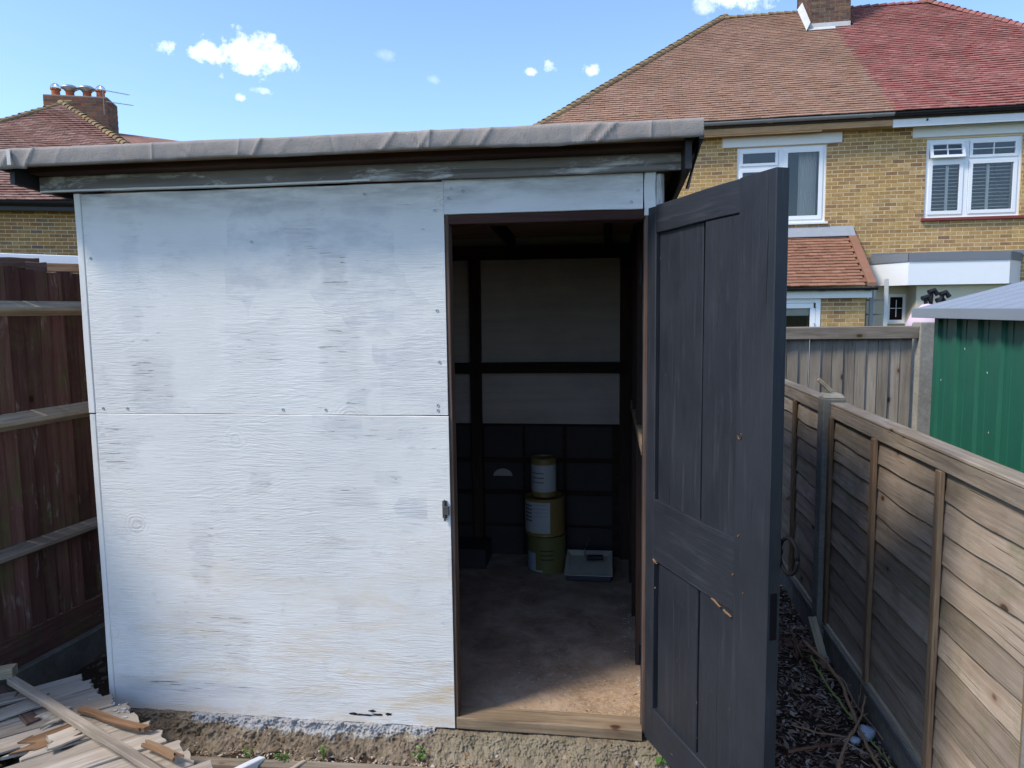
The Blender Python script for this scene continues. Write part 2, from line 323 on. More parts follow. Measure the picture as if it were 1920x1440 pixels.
def brick(name, stops):
    t = NT(name); r = t.rnd(); v = t.coord((1, 1, 1), 5)
    c = t.ramp(r, [(i/(len(stops)-1), s) for i, s in enumerate(stops)])
    n = t.noise(v, 14, 6, .7); c = t.mix(t.ramp(n, [(.35, .55), (.62, 0)]), c, t.mix(1.0, c, (.5, .42, .36), 'MULTIPLY'))
    t.bump(t.noise(v, 70, 4), .003, .8)
    return t.fin(c, .92, .15)
M['brick'] = brick('yellow_stock_brick', [(.40, .255, .10), (.50, .325, .13), (.36, .215, .09), (.53, .37, .165), (.44, .285, .11), (.25, .15, .09), (.48, .315, .12), (.33, .20, .10), (.54, .38, .18)])
M['brick_l'] = brick('brown_yellow_stock_brick', [(.40, .23, .09), (.48, .28, .10), (.30, .155, .07), (.50, .31, .125), (.20, .14, .11), (.42, .21, .08), (.35, .20, .085), (.48, .29, .115)])
M['brick_ch'] = brick('sooty_chimney_brick', [(.14, .085, .06), (.22, .14, .085), (.09, .065, .055), (.17, .09, .065), (.12, .09, .07)])
M['brick_chr'] = brick('red_chimney_brick', [(.27, .10, .06), (.20, .12, .08), (.15, .08, .06), (.33, .15, .08)])
M['mortar'] = flat('pale_mortar', (.66, .52, .33), .95, .1)
M['mortar_d'] = flat('grey_mortar', (.26, .23, .19), .95, .1)

def tile(name, stops, lichen=(.4, .36, .28), la=.5, k=.6):
    mean = [sum(q[i] for q in stops)/len(stops) for i in range(3)]; stops = [tuple(mean[i]+(q[i]-mean[i])*k for i in range(3)) for q in stops]
    t = NT(name); r = t.rnd(); v = t.coord((1, 1, 1), 5)
    c = t.ramp(r, [(i/(len(stops)-1), s) for i, s in enumerate(stops)])
    n = t.noise(v, 5, 6, .72); c = t.mix(t.math('MULTIPLY', t.ramp(n, [(.55, 0), (.72, 1)]), la), c, lichen)
    c = t.mix(t.ramp(t.noise(v, 1.1, 4, .6), [(.42, 0), (.7, .45)]), c, t.mix(1.0, c, (.6, .55, .5), 'MULTIPLY'))
    t.bump(t.noise(v, 60, 4), .002, .8)
    return t.fin(c, .88, .2)
M['tile_brown'] = tile('brown_clay_tile', [(.29, .165, .115), (.35, .205, .145), (.25, .15, .105), (.38, .23, .165), (.31, .185, .12), (.33, .21, .15)])
M['tile_red'] = tile('red_painted_tile', [(.30, .095, .085), (.36, .13, .115), (.25, .085, .07), (.42, .21, .175), (.22, .12, .095), (.33, .11, .095)], lichen=(.38, .22, .18), la=.4)
M['tile_orange'] = tile('orange_clay_tile', [(.25, .12, .075), (.31, .155, .095), (.21, .105, .07), (.35, .185, .12)], la=.15)
M['tile_left'] = tile('mottled_brown_tile', [(.20, .095, .068), (.32, .175, .14), (.15, .08, .062), (.38, .24, .20), (.26, .13, .085)], la=.35)
M['tile_hip'] = tile('lichened_hip_tile', [(.20, .15, .09), (.30, .215, .12), (.15, .11, .07), (.36, .24, .10)], la=.5, lichen=(.34, .30, .17))
M['batten_dark'] = flat('roof_underlay', (.05, .035, .028), .9, .1)
M['upvc'] = flat('white_upvc', (.76, .78, .80), .35, .5, var=.04, bd=.0001)
M['fascia_w'] = flat('white_fascia_paint', (.72, .73, .72), .5, .4, var=.07, bd=.0003)
M['cream'] = flat('cream_render', (.56, .52, .40), .9, .1, var=.07, bscale=120, bd=.001)
M['black_pl'] = flat('black_gutter_plastic', (.012, .013, .018), .4, .4)
M['grey_pl'] = flat('grey_gutter_plastic', (.24, .245, .25), .5, .4)
M['grey_roof'] = flat('grey_membrane', (.165, .18, .20), .6, .4, var=.1)
M['lead'] = flat('lead_flashing', (.27, .29, .32), .55, .4, var=.2)
M['lead_w'] = flat('whitened_flashing', (.50, .50, .49), .8, .3, var=.25)
M['red_sill'] = flat('red_painted_sill', (.20, .045, .045), .7, .3)
M['room'] = flat('dark_room_wall', (.05, .058, .055), .9, .1)
M['curtain'] = flat('cream_curtain', (.62, .60, .54), .9, .1, var=.06)
M['shutter'] = flat('white_shutter', (.72, .71, .66), .6, .3, var=.03)
M['blind'] = flat('pale_roller_blind', (.50, .52, .46), .8, .2, var=.04)
M['terracotta'] = flat('terracotta_pot', (.42, .12, .05), .8, .2, var=.2)
M['steel'] = flat('galvanised_steel', (.45, .46, .47), .35, .5, .8, var=.1)
M['alu'] = flat('aluminium_ladder', (.52, .52, .50), .5, .5, .1, var=.1)
M['alu_d'] = flat('dull_aluminium', (.24, .24, .24), .5, .4, .1, var=.1)
M['iron'] = flat('black_iron', (.006, .006, .008), .7, .1, 0)
M['screw'] = flat('rusty_screw_head', (.03, .026, .024), .6, .4, .4)
M['rust'] = flat('rusty_latch_metal', (.12, .11, .11), .5, .5, .6, var=.4)
M['plasticwhite'] = flat('white_plastic_trim', (.72, .75, .80), .35, .5, var=.05)
M['twig'] = flat('dry_brown_twig', (.36, .22, .13), .9, .1, var=.4)
M['twig_y'] = flat('green_yellow_bramble', (.30, .32, .10), .8, .2, var=.25)
M['rootm'] = flat('dark_root', (.17, .09, .06), .95, .1, var=.5)
M['plasticb'] = flat('pale_blue_plastic_scrap', (.42, .48, .58), .5, .4, var=.2)
M['pink'] = flat('pink_patterned_cloth', (.62, .48, .56), .9, .1, var=.15)
M['purple'] = flat('dull_purple_foliage', (.085, .075, .11), .9, .1, var=.3)
M['blackm'] = flat('black_rubber', (.015, .015, .018), .6, .3)
M['tin_y'] = flat('yellow_tin', (.16, .11, .035), .45, .5, var=.1)
M['tin_olive'] = flat('olive_yellow_tin', (.10, .10, .035), .5, .4, var=.15)
M['tin_w'] = flat('off_white_label', (.30, .32, .34), .6, .3, var=.1)
M['tin_k'] = flat('dark_tin', (.015, .015, .018), .5, .4)
M['tin_b'] = flat('blue_grey_label', (.22, .26, .33), .6, .3, var=.2)
M['tray'] = flat('grubby_tray_liner', (.42, .40, .34), .6, .3, var=.3)
M['tray_d'] = flat('dark_blue_tray', (.02, .025, .045), .5, .4)
M['wpaint'] = concrete('whitewashed_concrete', (.36, .37, .39), (.56, .57, .60), sc=2, bd=.004)
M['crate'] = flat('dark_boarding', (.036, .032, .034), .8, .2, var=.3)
def leafm(name, a, b):
    t = NT(name); r = t.rnd(); c = t.mix(r, a, b); t.fin(c, .55, .35)
    t.b.inputs['Subsurface Weight'].default_value = 0.0
    return t.m
M['leaf'] = leafm('fresh_green_leaf', (.05, .13, .02), (.12, .26, .04))
def chipm(name, stops):
    t = NT(name); r = t.rnd(); c = t.ramp(r, [(i/(len(stops)-1), s) for i, s in enumerate(stops)]); return t.fin(c, .9, .1)
M['chips'] = chipm('bark_chips', [(.09, .052, .038), (.24, .15, .105), (.16, .10, .072), (.36, .26, .20), (.11, .075, .06), (.52, .45, .39), (.27, .16, .11)])
M['crumbs'] = chipm('floor_crumbs', [(.30, .19, .10), (.45, .36, .25), (.12, .07, .04), (.55, .52, .48), (.2, .11, .06)])
M['rubble'] = chipm('gravel_stones', [(.12, .085, .06), (.24, .18, .125), (.34, .27, .19), (.15, .12, .09), (.28, .17, .09), (.42, .38, .33)])
M['clods'] = chipm('brown_clods', [(.075, .055, .038), (.15, .11, .075), (.21, .16, .115), (.11, .085, .06)])
def greenmetal():
    t = NT('green_painted_steel'); v = t.coord((1, 1, 1), 0); n = t.noise(v, 5, 6, .7); r = t.noise(t.coord((30, 30, 1.5), 0), 2, 5, .7)
    c = t.mix(n, (.014, .10, .063), (.02, .13, .083)); c = t.mix(t.ramp(r, [(.5, 0), (.8, .35)]), c, (.05, .17, .12))
    return t.fin(c, .45, .4)
M['green'] = greenmetal()
M['bluegrey'] = flat('blue_grey_steel_roof', (.27, .31, .36), .42, .5, .2, var=.1)
def glass():
    t = NT('window_glass'); t.t.nodes.remove(t.b)
    tr = t.n('ShaderNodeBsdfTransparent'); gl = t.n('ShaderNodeBsdfGlossy'); gl.inputs['Roughness'].default_value = .02
    fr = t.n('ShaderNodeFresnel'); fr.inputs['IOR'].default_value = 1.55
    mx = t.n('ShaderNodeMixShader'); t.l(fr.outputs[0], mx.inputs[0]); t.l(tr.outputs[0], mx.inputs[1]); t.l(gl.outputs[0], mx.inputs[2]); t.l(mx.outputs[0], t.out.inputs[0])
    return t.m
M['glass'] = glass()

# ------------------------------------------------------------------ object helpers
W = {}
I4 = Matrix.Identity(4)
def link(name, data, parent=None, Mx=None):
    o = bpy.data.objects.new(name, data); COL.objects.link(o); Mx = Mx or I4
    if parent is not None:
        o.parent = parent; o.matrix_parent_inverse = W[parent.name].inverted()
    o.matrix_basis = Mx; W[o.name] = Mx.copy()
    return o
def thing(name, label, cat, Mx=None, group=None):
    if not isinstance(Mx, Matrix): Mx = Matrix.Translation(Mx or (0, 0, 0))
    o = link(name, None, None, Mx); o['label'] = label; o['category'] = cat
    if group: o['group'] = group
    return o
def tag(o, label, cat, group=None):
    o['label'] = label; o['category'] = cat
    if group: o['group'] = group
    return o
def struct(o): o['kind'] = 'structure'; return o
def stuff(o): o['kind'] = 'stuff'; return o
def mesh(name, verts, faces, mat, smooth=False):
    me = bpy.data.meshes.new(name); me.from_pydata([tuple(v) for v in verts], [], faces); me.update()
    if mat: me.materials.append(mat)
    if smooth:
        for p in me.polygons: p.use_smooth = True
    return me
class MB:
    def __init__(s): s.v = []; s.f = []
    def box(s, x0, x1, y0, y1, z0, z1, M4=None):
        b = len(s.v)
        for x, y, z in ((x0, y0, z0), (x1, y0, z0), (x1, y1, z0), (x0, y1, z0), (x0, y0, z1), (x1, y0, z1), (x1, y1, z1), (x0, y1, z1)):
            p = Vector((x, y, z)); s.v.append(M4 @ p if M4 else p)
        for q in ((0, 3, 2, 1), (4, 5, 6, 7), (0, 1, 5, 4), (1, 2, 6, 5), (2, 3, 7, 6), (3, 0, 4, 7)): s.f.append(tuple(b+i for i in q))
        return s
    def poly(s, pts):
        b = len(s.v); s.v += [Vector(p) for p in pts]; s.f.append(tuple(range(b, b+len(pts)))); return s
    def prism(s, poly, vec):
        b = len(s.v); n = len(poly); vec = Vector(vec)
        s.v += [Vector(p) for p in poly] + [Vector(p)+vec for p in poly]
        s.f.append(tuple(range(b+n-1, b-1, -1))); s.f.append(tuple(range(b+n, b+2*n)))
        for i in range(n): j = (i+1) % n; s.f.append((b+i, b+j, b+n+j, b+n+i))
        return s
    def tube(s, pts, r, n=8, cap=True):
        b = len(s.v); pts = [Vector(p) for p in pts]
        rs = r if isinstance(r, (list, tuple)) else [r]*len(pts)
        prev = None
        for i, p in enumerate(pts):
            d = (pts[min(i+1, len(pts)-1)] - pts[max(i-1, 0)]).normalized()
            a = prev if prev is not None else (Vector((0, 0, 1)) if abs(d.z) < .9 else Vector((1, 0, 0)))
            x = (a - d*a.dot(d)).normalized(); prev = x; y = d.cross(x)
            for k in range(n):
                t = 2*math.pi*k/n; s.v.append(p + (x*math.cos(t) + y*math.sin(t))*rs[i])
        for i in range(len(pts)-1):
            for k in range(n):
                j = (k+1) % n; s.f.append((b+i*n+k, b+i*n+j, b+(i+1)*n+j, b+(i+1)*n+k))
        if cap:
            s.f.append(tuple(range(b+n-1, b-1, -1))); e = b+(len(pts)-1)*n; s.f.append(tuple(range(e, e+n)))
        return s
    def lathe(s, prof, n=24, c=(0, 0, 0), a0=0, a1=2*math.pi):
        b = len(s.v); full = abs(a1-a0-2*math.pi) < 1e-6; m = n if full else n+1
        for r, z in prof:
            for k in range(m):
                t = a0+(a1-a0)*k/n; s.v.append(Vector((c[0]+r*math.cos(t), c[1]+r*math.sin(t), c[2]+z)))
        for i in range(len(prof)-1):
            for k in range(n):
                j = (k+1) % m if full else k+1; s.f.append((b+i*m+k, b+i*m+j, b+(i+1)*m+j, b+(i+1)*m+k))
        return s
    def build(s, name, mat, parent=None, Mx=None, smooth=False, bevel=0):
        me = mesh(name, s.v, s.f, mat, smooth)
        o = link(name, me, parent, Mx)
        if bevel:
            m = o.modifiers.new('bevel', 'BEVEL'); m.width = bevel; m.segments = 2; m.limit_method = 'ANGLE'; m.angle_limit = R(40)
        return o
def boxo(name, mat, parent, x0, x1, y0, y1, z0, z1, Mx=None, bevel=0):
    return MB().box(x0, x1, y0, y1, z0, z1).build(name, mat, parent, Mx, bevel=bevel)

def board(name, mat, parent, p0, p1, w, t, side, seg=8, nw=2, wob=.0015, rag=(0, 0), bev=.003, warp=0, frame=None, seed=None):
    """plank from p0 to p1 (centre line), width w along `side`, thickness t; own local frame with X along the grain"""
    rr = random.Random(seed if seed is not None else random.random())
    p0, p1, side = Vector(p0), Vector(p1), Vector(side)
    X = (p1-p0); L = X.length; X.normalize(); Y = (side - X*side.dot(X)).normalized(); Z = X.cross(Y)
    Mx = Matrix((X, Y, Z)).transposed().to_4x4(); Mx.translation = p0
    if frame is not None: Mx = frame @ Mx
    ph = rr.random()*6; cols = []
    e0 = [rr.uniform(0, rag[0]) for _ in range(nw+1)]; e1 = [rr.uniform(0, rag[1]) for _ in range(nw+1)]
    ring = []   # section: bottom edge inset by bev for a softened arris
    for k in range(nw+1): ring.append((-w/2 + w*k/nw, t/2, k))
    vs = []; fs = []
    n = 2*(nw+1)+4
    for i in range(seg+1):
        u = i/seg
        wy = wob*math.sin(ph+u*7)+rr.uniform(-wob, wob)*.4; wz = warp*math.sin(ph+u*3.1)
        sec = []
        for k in range(nw+1):
            y = -w/2 + w*k/nw
            yy = y + (bev if k == 0 else -bev if k == nw else 0)
            sec.append((yy, t/2, k))
        sec.append((w/2, t/2-bev, nw)); sec.append((w/2, -t/2+bev, nw))
        for k in range(nw, -1, -1):
            y = -w/2 + w*k/nw; yy = y + (bev if k == 0 else -bev if k == nw else 0)
            sec.append((yy, -t/2, k))
        sec.append((-w/2, -t/2+bev, 0)); sec.append((-w/2, t/2-bev, 0))
        for y, z, k in sec:
            x = L*u
            if i == 0: x += e0[k]
            elif i == seg: x -= e1[k]
            else:
                x = min(max(x, e0[k]+.002), L-e1[k]-.002)
            vs.append((x, y+wy*(1 if abs(y) > w*.3 else .3), z+wz))
    for i in range(seg):
        for k in range(n):
            j = (k+1) % n; fs.append((i*n+k, (i+1)*n+k, (i+1)*n+j, i*n+j))
    # end caps as strips so ragged ends keep their shape
    for base, flip in ((0, False), (seg*n, True)):
        top = list(range(nw+1)); bot = [nw+3+(nw-k) for k in range(nw+1)]
        for k in range(nw):
            q = (base+top[k], base+top[k+1], base+bot[k+1], base+bot[k]); fs.append(q if not flip else q[::-1])
        q = (base+top[nw], base+nw+1, base+nw+2, base+bot[nw]); fs.append(q if not flip else q[::-1])
        q = (base+bot[0], base+n-2, base+n-1, base+top[0]); fs.append(q if not flip else q[::-1])
    return link(name, mesh(name, vs, fs, mat), parent, Mx)

def joined_pieces(name, mat, parent, base_v, base_f, mats, Mx=None):
    """thousands of alike pieces in one mesh"""
    bv = np.array([(*v, 1.0) for v in base_v]); A = np.array([np.array(m) for m in mats])
    vv = np.einsum('nij,kj->nki', A, bv)[:, :, :3].reshape(-1, 3); nb = len(base_v); nq = len(base_f)
    bf = np.array(base_f); ff = (bf[None] + (np.arange(len(mats))*nb)[:, None, None]).reshape(-1, 4)
    me = bpy.data.meshes.new(name); me.vertices.add(len(vv)); me.vertices.foreach_set('co', vv.ravel())
    me.loops.add(ff.size); me.loops.foreach_set('vertex_index', ff.ravel().astype(np.int32))
    me.polygons.add(len(ff)); me.polygons.foreach_set('loop_start', np.arange(0, ff.size, 4, dtype=np.int32)); me.polygons.foreach_set('loop_total', np.full(len(ff), 4, dtype=np.int32))
    me.materials.append(mat); me.update(calc_edges=True); me.validate(); me.polygons.foreach_set('use_smooth', np.zeros(len(me.polygons), dtype=bool))
    o = link(name, me, parent, Mx); stuff(o); return o
BOXF = [(0, 3, 2, 1), (4, 5, 6, 7), (0, 1, 5, 4), (1, 2, 6, 5), (2, 3, 7, 6), (3, 0, 4, 7)]
def boxv(x0, x1, y0, y1, z0, z1):
    return [(x0, y0, z0), (x1, y0, z0), (x1, y1, z0), (x0, y1, z0), (x0, y0, z1), (x1, y0, z1), (x1, y1, z1), (x0, y1, z1)]
def jitter_mat(loc, s=.002, ang=.01, rr=random):
    return Matrix.Translation(Vector(loc)+Vector((rr.uniform(-s, s), rr.uniform(-s, s), rr.uniform(-s, s)))) @ Euler((rr.uniform(-ang, ang), rr.uniform(-ang, ang), rr.uniform(-ang, ang))).to_matrix().to_4x4()

def brickwork(parent, frame, s0, s1, z0, z1, off, mat, holes=(), singles=None, limit=300, bw=.212, bh=.063, j=.013, grid0=None, open0=False, open1=False):
    """stretcher-bond wall face; local x along wall, y into wall. singles=(s0,s1,z0,z1): bricks that become objects of their own"""
    full = boxv(-bw/2, bw/2, .0015, .03, -bh/2, bh/2); half = boxv(-.5, .5, .0015, .03, -bh/2, bh/2)
    mf, mh, single = [], [], []
    g0 = s0 if grid0 is None else grid0; pit = bw+j
    row = 0; z = z0+bh/2
    while z < z1-.02:
        k = math.floor((s0-g0)/pit)-1
        while True:
            a = g0+k*pit+(pit/2 if row % 2 else 0); b_ = a+bw; c = (a+b_)/2; k += 1
            if a >= s1: break
            if b_ <= s0: continue
            if (a < s0 and open0 and c < s0) or (b_ > s1 and open1 and c >= s1): continue
            parts = [(a if (a >= s0 or open0) else s0, b_ if (b_ <= s1 or open1) else s1)]
            for h in holes:
                if h[2]-.02 < z < h[3]+.02:
                    nn_ = []
                    for p, q in parts:
                        if q <= h[0] or p >= h[1]: nn_.append((p, q)); continue
                        if h[0]-p > .015: nn_.append((p, h[0]-.003))
                        if q-h[1] > .015: nn_.append((h[1]+.003, q))
                    parts = nn_
            for p, q in parts:
                cc = (p+q)/2
                if q-p > bw-.001:
                    Mm = frame @ jitter_mat((cc, off, z), .0015, .004)
                    if singles and singles[0] < cc < singles[1] and singles[2] < z < singles[3]: single.append(Mm)
                    else: mf.append(Mm)
                elif q-p > .012: mh.append(frame @ jitter_mat((cc, off, z), .0012, .002) @ Matrix.Diagonal((q-p, 1, 1, 1)))
        z += bh+j; row += 1
    if len(single) > limit: mf += single[limit:]; single = single[:limit]
    if single:
        me = mesh('brick', full, BOXF, mat)
        for Mm in single: link('brick', me, parent, Mm)
    if mf: joined_pieces('brick_field', mat, parent, full, BOXF, mf)
    if mh: joined_pieces('cut_bricks', mat, parent, half, BOXF, mh)
    return len(single)

def tiling(parent, frame, O, U, V, inside, umax, vmax, mat, single_in=None, limit=300, tw=.165, gauge=.1, tl=.17, th=.017, umin=0, sag=.006):
    """plain tiles: O eave start, U along eave, V up the slope (unit vectors, house-local)"""
    U, V = Vector(U).normalized(), Vector(V).normalized(); N = U.cross(V)
    tv = boxv(-tw/2+.0015, tw/2-.0015, 0, tl, 0, th)
    a = math.atan2(th*1.15, gauge)
    mats, single = [], []
    rows = int(vmax/gauge)+1
    for r_ in range(rows):
        v = r_*gauge - .02
        u = umin - (tw/2 if r_ % 2 else 0)
        wv = .012*math.sin(r_*.5)
        while u < umax+tw:
            if inside(u, v+.05):
                lift = .018 + sag*math.sin(u*1.9+r_*.35)*math.sin(u*.7+1.3) + random.uniform(0, .005)
                p = Vector(O) + U*(u+random.uniform(-.003, .003)) + V*(v+random.uniform(-.006, .006)) + N*lift
                Mm = Matrix((U, V, N)).transposed().to_4x4(); Mm.translation = p
                Mm = frame @ Mm @ Matrix.Rotation(-a+random.uniform(-.02, .02), 4, 'X') @ Matrix.Rotation(random.uniform(-.015, .015), 4, 'Y') @ Matrix.Rotation(random.uniform(-.008, .008), 4, 'Z')
                if single_in and single_in(u, v): single.append(Mm)
                else: mats.append(Mm)
            u += tw
    if len(single) > limit: mats += single[limit:]; single = single[:limit]
    if single:
        me = mesh('roof_tile', tv, BOXF, mat)
        for Mm in single: link('roof_tile', me, parent, Mm)
    if mats: joined_pieces('roof_tile_field', mat, parent, tv, BOXF, mats)

def hip_tiles(parent, frame, a, b, mat, name='hip_tile', r=.10, step=.16, n=6, limit=60):
    """half-round tiles laid up a hip or ridge from a to b"""
    a, b = Vector(a), Vector(b); d = (b-a); L = d.length; d.normalize()
    vs = []; fs = []
    for i, (x, rr_) in enumerate(((0, r), (.20, r*.82))):
        for k in range(n+1):
            t = math.pi*(k/n)*1.0; vs.append((x, rr_*math.cos(t), rr_*math.sin(t)*.75))
        for k in range(n+1):
            t = math.pi*(k/n)*1.0; vs.append((x, (rr_-.014)*math.cos(t), (rr_-.014)*math.sin(t)*.75))
    m = 2*(n+1)
    for k in range(n):
        fs.append((k, k+1, m+k+1, m+k)); fs.append((n+1+k+1, n+1+k, m+n+1+k, m+n+1+k+1)); fs.append((k+1, k, n+1+k, n+2+k)); fs.append((m+k, m+k+1, m+n+2+k, m+n+1+k))
    side = d.cross(Vector((0, 0, 1))).normalized(); nn = side.cross(d)
    me = mesh(name, vs, fs, mat)
    k = 0; x = 0
    while x < L and k < limit:
        Mm = Matrix((d, -side, nn)).transposed().to_4x4()
        if Mm.determinant() < 0: Mm = Matrix((d, side, nn)).transposed().to_4x4()
        Mm.translation = a + d*x + nn*(random.uniform(-.006, .006)-.035)
        Mm = frame @ Mm @ Matrix.Rotation(R(4)+random.uniform(-.03, .03), 4, 'Y')
        link(name, me, parent, Mm); x += step; k += 1

def frame_mat(o, yaw_):
    return Matrix.Translation(o) @ Matrix.Rotation(yaw_, 4, 'Z')

def blob(rad, seed, sub=1):
    bm = bmesh.new(); bmesh.ops.create_icosphere(bm, subdivisions=sub, radius=1); rr = random.Random(seed)
    for v in bm.verts: v.co *= rr.uniform(.72, 1.2)
    vs = [tuple(v.co) for v in bm.verts]; fs = [tuple(x.index for x in f.verts) for f in bm.faces]; bm.free(); return vs, fs
def scatter_stones(name, mat, pts, parent=None, smooth=False):
    """pts: (x,y,z,r)"""
    V, F = [], []
    for i, (x, y, z, r) in enumerate(pts):
        vs, fs = blob(1, i % 17, 1); b = len(V); e = Euler((random.random()*6, random.random()*6, random.random()*6)).to_matrix()
        sc = (r*random.uniform(.8, 1.3), r*random.uniform(.7, 1.1), r*random.uniform(.55, .9))
        for v in vs:
            p = e @ Vector((v[0]*sc[0], v[1]*sc[1], v[2]*sc[2])); V.append((x+p.x, y+p.y, z+p.z))
        F += [tuple(b+k for k in f) for f in fs]
    o = link(name, mesh(name, V, F, mat, smooth), parent); stuff(o); return o
def scatter_flakes(name, mat, pts, parent=None, flat_=.5):
    """pts: (x,y,z,len,wid)"""
    V, F = [], []
    for x, y, z, l, w in pts:
        e = Euler((random.uniform(-flat_, flat_), random.uniform(-flat_, flat_), random.random()*6.28)).to_matrix(); t = w*.25; b = len(V)
        c = random.uniform(-.25, .25)*l
        for q in ((-l, 0, 0), (0, -w, c*.3), (l, 0, 0), (0, w, c*.3), (-l*.9, 0, t), (0, -w*.9, t+c*.3), (l*.9, 0, t), (0, w*.9, t+c*.3)):
            p = e @ Vector(q); V.append((x+p.x/2, y+p.y/2, z+p.z/2))
        F += [tuple(b+k for k in f) for f in BOXF]
    o = link(name, mesh(name, V, F, mat), parent); stuff(o); return o

# =================================================================== SETTING: ground
def ground_h(x, y):
    h = -.235
    if y < .05 and -2.0 < x < .45: h += .062*min(1, (x+2.0)/.3, (.45-x)/.15)
    if x > .5: h += .05*min(1, max(0, (x-.5)/.5))
    return h
g = MB()
NX, NY = 130, 90
xs = [-4+6.5*i/NX for i in range(NX+1)]; ys = [-1.4+4.6*j/NY for j in range(NY+1)]
from mathutils import noise as mn
b = 0
for y in ys:
    for x in xs:
        g.v.append(Vector((x, y, ground_h(x, y) + .028*mn.noise(Vector((x*5, y*5, 0))) + .014*mn.noise(Vector((x*19, y*19, 3))))))
for j in range(NY):
    for i in range(NX):
        a = j*(NX+1)+i; g.f.append((a, a+1, a+NX+2, a+NX+1))
struct(g.build('soil', M['soil'], smooth=True))
far = MB(); far.poly([(-900, -900, -.30), (900, -900, -.30), (900, 900, -.30), (-900, 900, -.30)])
struct(far.build('ground', soil('lawn_and_earth', (.035, .05, .018), (.085, .10, .04), .4)))

# =================================================================== GARDEN SHED
XL, XR, ZT = -2.15, .20, 2.115
YB = 2.05
shed = thing('garden_shed', 'white painted plywood shed with grey felt roof and open doorway', 'shed', (-.97, 1.0, -.09))
# plywood sheets with slightly uneven edges
def sheet(name, mat, x0, x1, z0, z1, y=0.0, t=.018, parent=shed, wav=.003, botwave=0):
    n = 40; vs = []; fs = []
    for i in range(n+1):
        x = x0+(x1-x0)*i/n
        zb = z0+wav*mn.noise(Vector((x*6, z0*3, 1)))+botwave*mn.noise(Vector((x*11, 5, 1))); zt = z1+wav*mn.noise(Vector((x*4, z1, 7)))
        vs += [(x, y-t, zb+.002), (x, y-t, zt-.002), (x, y-t+.003, zt), (x, y, zt), (x, y, zb), (x, y-t+.003, zb)]
    for i in range(n):
        for k in range(6):
            a = i*6+k; b2 = i*6+(k+1) % 6; fs.append((a, a+6, b2+6, b2))
    fs.append((5, 4, 3, 2, 1, 0)); fs.append(tuple(n*6+k for k in range(6)))
    return link(name, mesh(name, vs, fs, mat), parent)
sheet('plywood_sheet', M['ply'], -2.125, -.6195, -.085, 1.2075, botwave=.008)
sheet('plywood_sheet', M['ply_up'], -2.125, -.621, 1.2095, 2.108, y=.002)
sheet('header_board', M['ply_head'], -.627, .128, 1.985, 2.115, y=.004)
for (x0, x1, z0, z1) in ((-2.158, -2.128, 1.212, 2.11), (-2.155, -2.128, -.08, 1.205)):
    board('corner_strip', M['ply_up'], shed, ((x0+x1)/2, -.008, z0), ((x0+x1)/2, -.008, z1), abs(x1-x0), .02, (1, 0, 0), seg=12, wob=.001)
board('corner_strip', M['ply_head'], shed, (.153, -.006, 1.96), (.153, -.006, 2.115), .042, .02, (1, 0, 0), seg=4)
board('corner_post', M['fascia_grey'], shed, (.19, .02, -.08), (.19, .02, 2.11), .03, .05, (1, 0, 0), seg=8)
# screws and nail heads
sv = MB().lathe([(0, -.0025), (.005, -.002), (.0052, .001)], 8); sme = mesh('screw_head', sv.v, sv.f, M['screw'])
SC = [(-2.10, 1.85), (-2.09, 1.23), (-2.10, 1.17), (-2.085, .98), (-2.07, .72), (-2.05, .49), (-2.04, .27), (-1.98, 1.23), (-1.72, 1.195), (-1.30, 1.23), (-1.12, 1.23), (-1.105, 1.20), (-.93, 1.195), (-.66, 1.23), (-.66, 1.25), (-.655, 1.62),
      (-.65, 1.42), (-.655, 2.0), (-.64, .99), (-1.0, 1.12), (-1.27, .86), (-1.06, .55), (-.82, .67), (-1.2, .33), (-1.0, .2), (-.66, .36), (-.7, .12), (-1.9, .4), (-1.55, .6), (-.93, 2.07), (-1.4, 1.9)]
for x, z in SC: link('screw_head', sme, shed, Matrix.Translation((x, -.0175, z)) @ Matrix.Rotation(R(90), 4, 'X'))
for x, z in ((-.60, 2.045), (-.545, 2.07), (-.59, 2.08), (.085, 2.01), (.11, 2.05), (.14, 2.09)): link('screw_head', sme, shed, Matrix.Translation((x, -.0155, z)) @ Matrix.Rotation(R(90), 4, 'X'))
# raised rough paint lumps around rotten bottom edge
rot = MB()
for cx, w_, z_ in ((-1.0, .055, -.05), (-.945, .03, -.044), (-1.05, .02, -.047), (-.90, .022, -.040), (-.97, .02, -.03)):
    rot.prism([(cx+w_*math.cos(q)*random.uniform(.5, 1.1), -.0192, z_+.006*math.sin(q)*random.uniform(.4, 1.3)) for q in [2*math.pi*e_/11 for e_ in range(11)]], (0, .004, 0))
stuff(rot.build('rotten_edge', M['dark_wood'], shed))
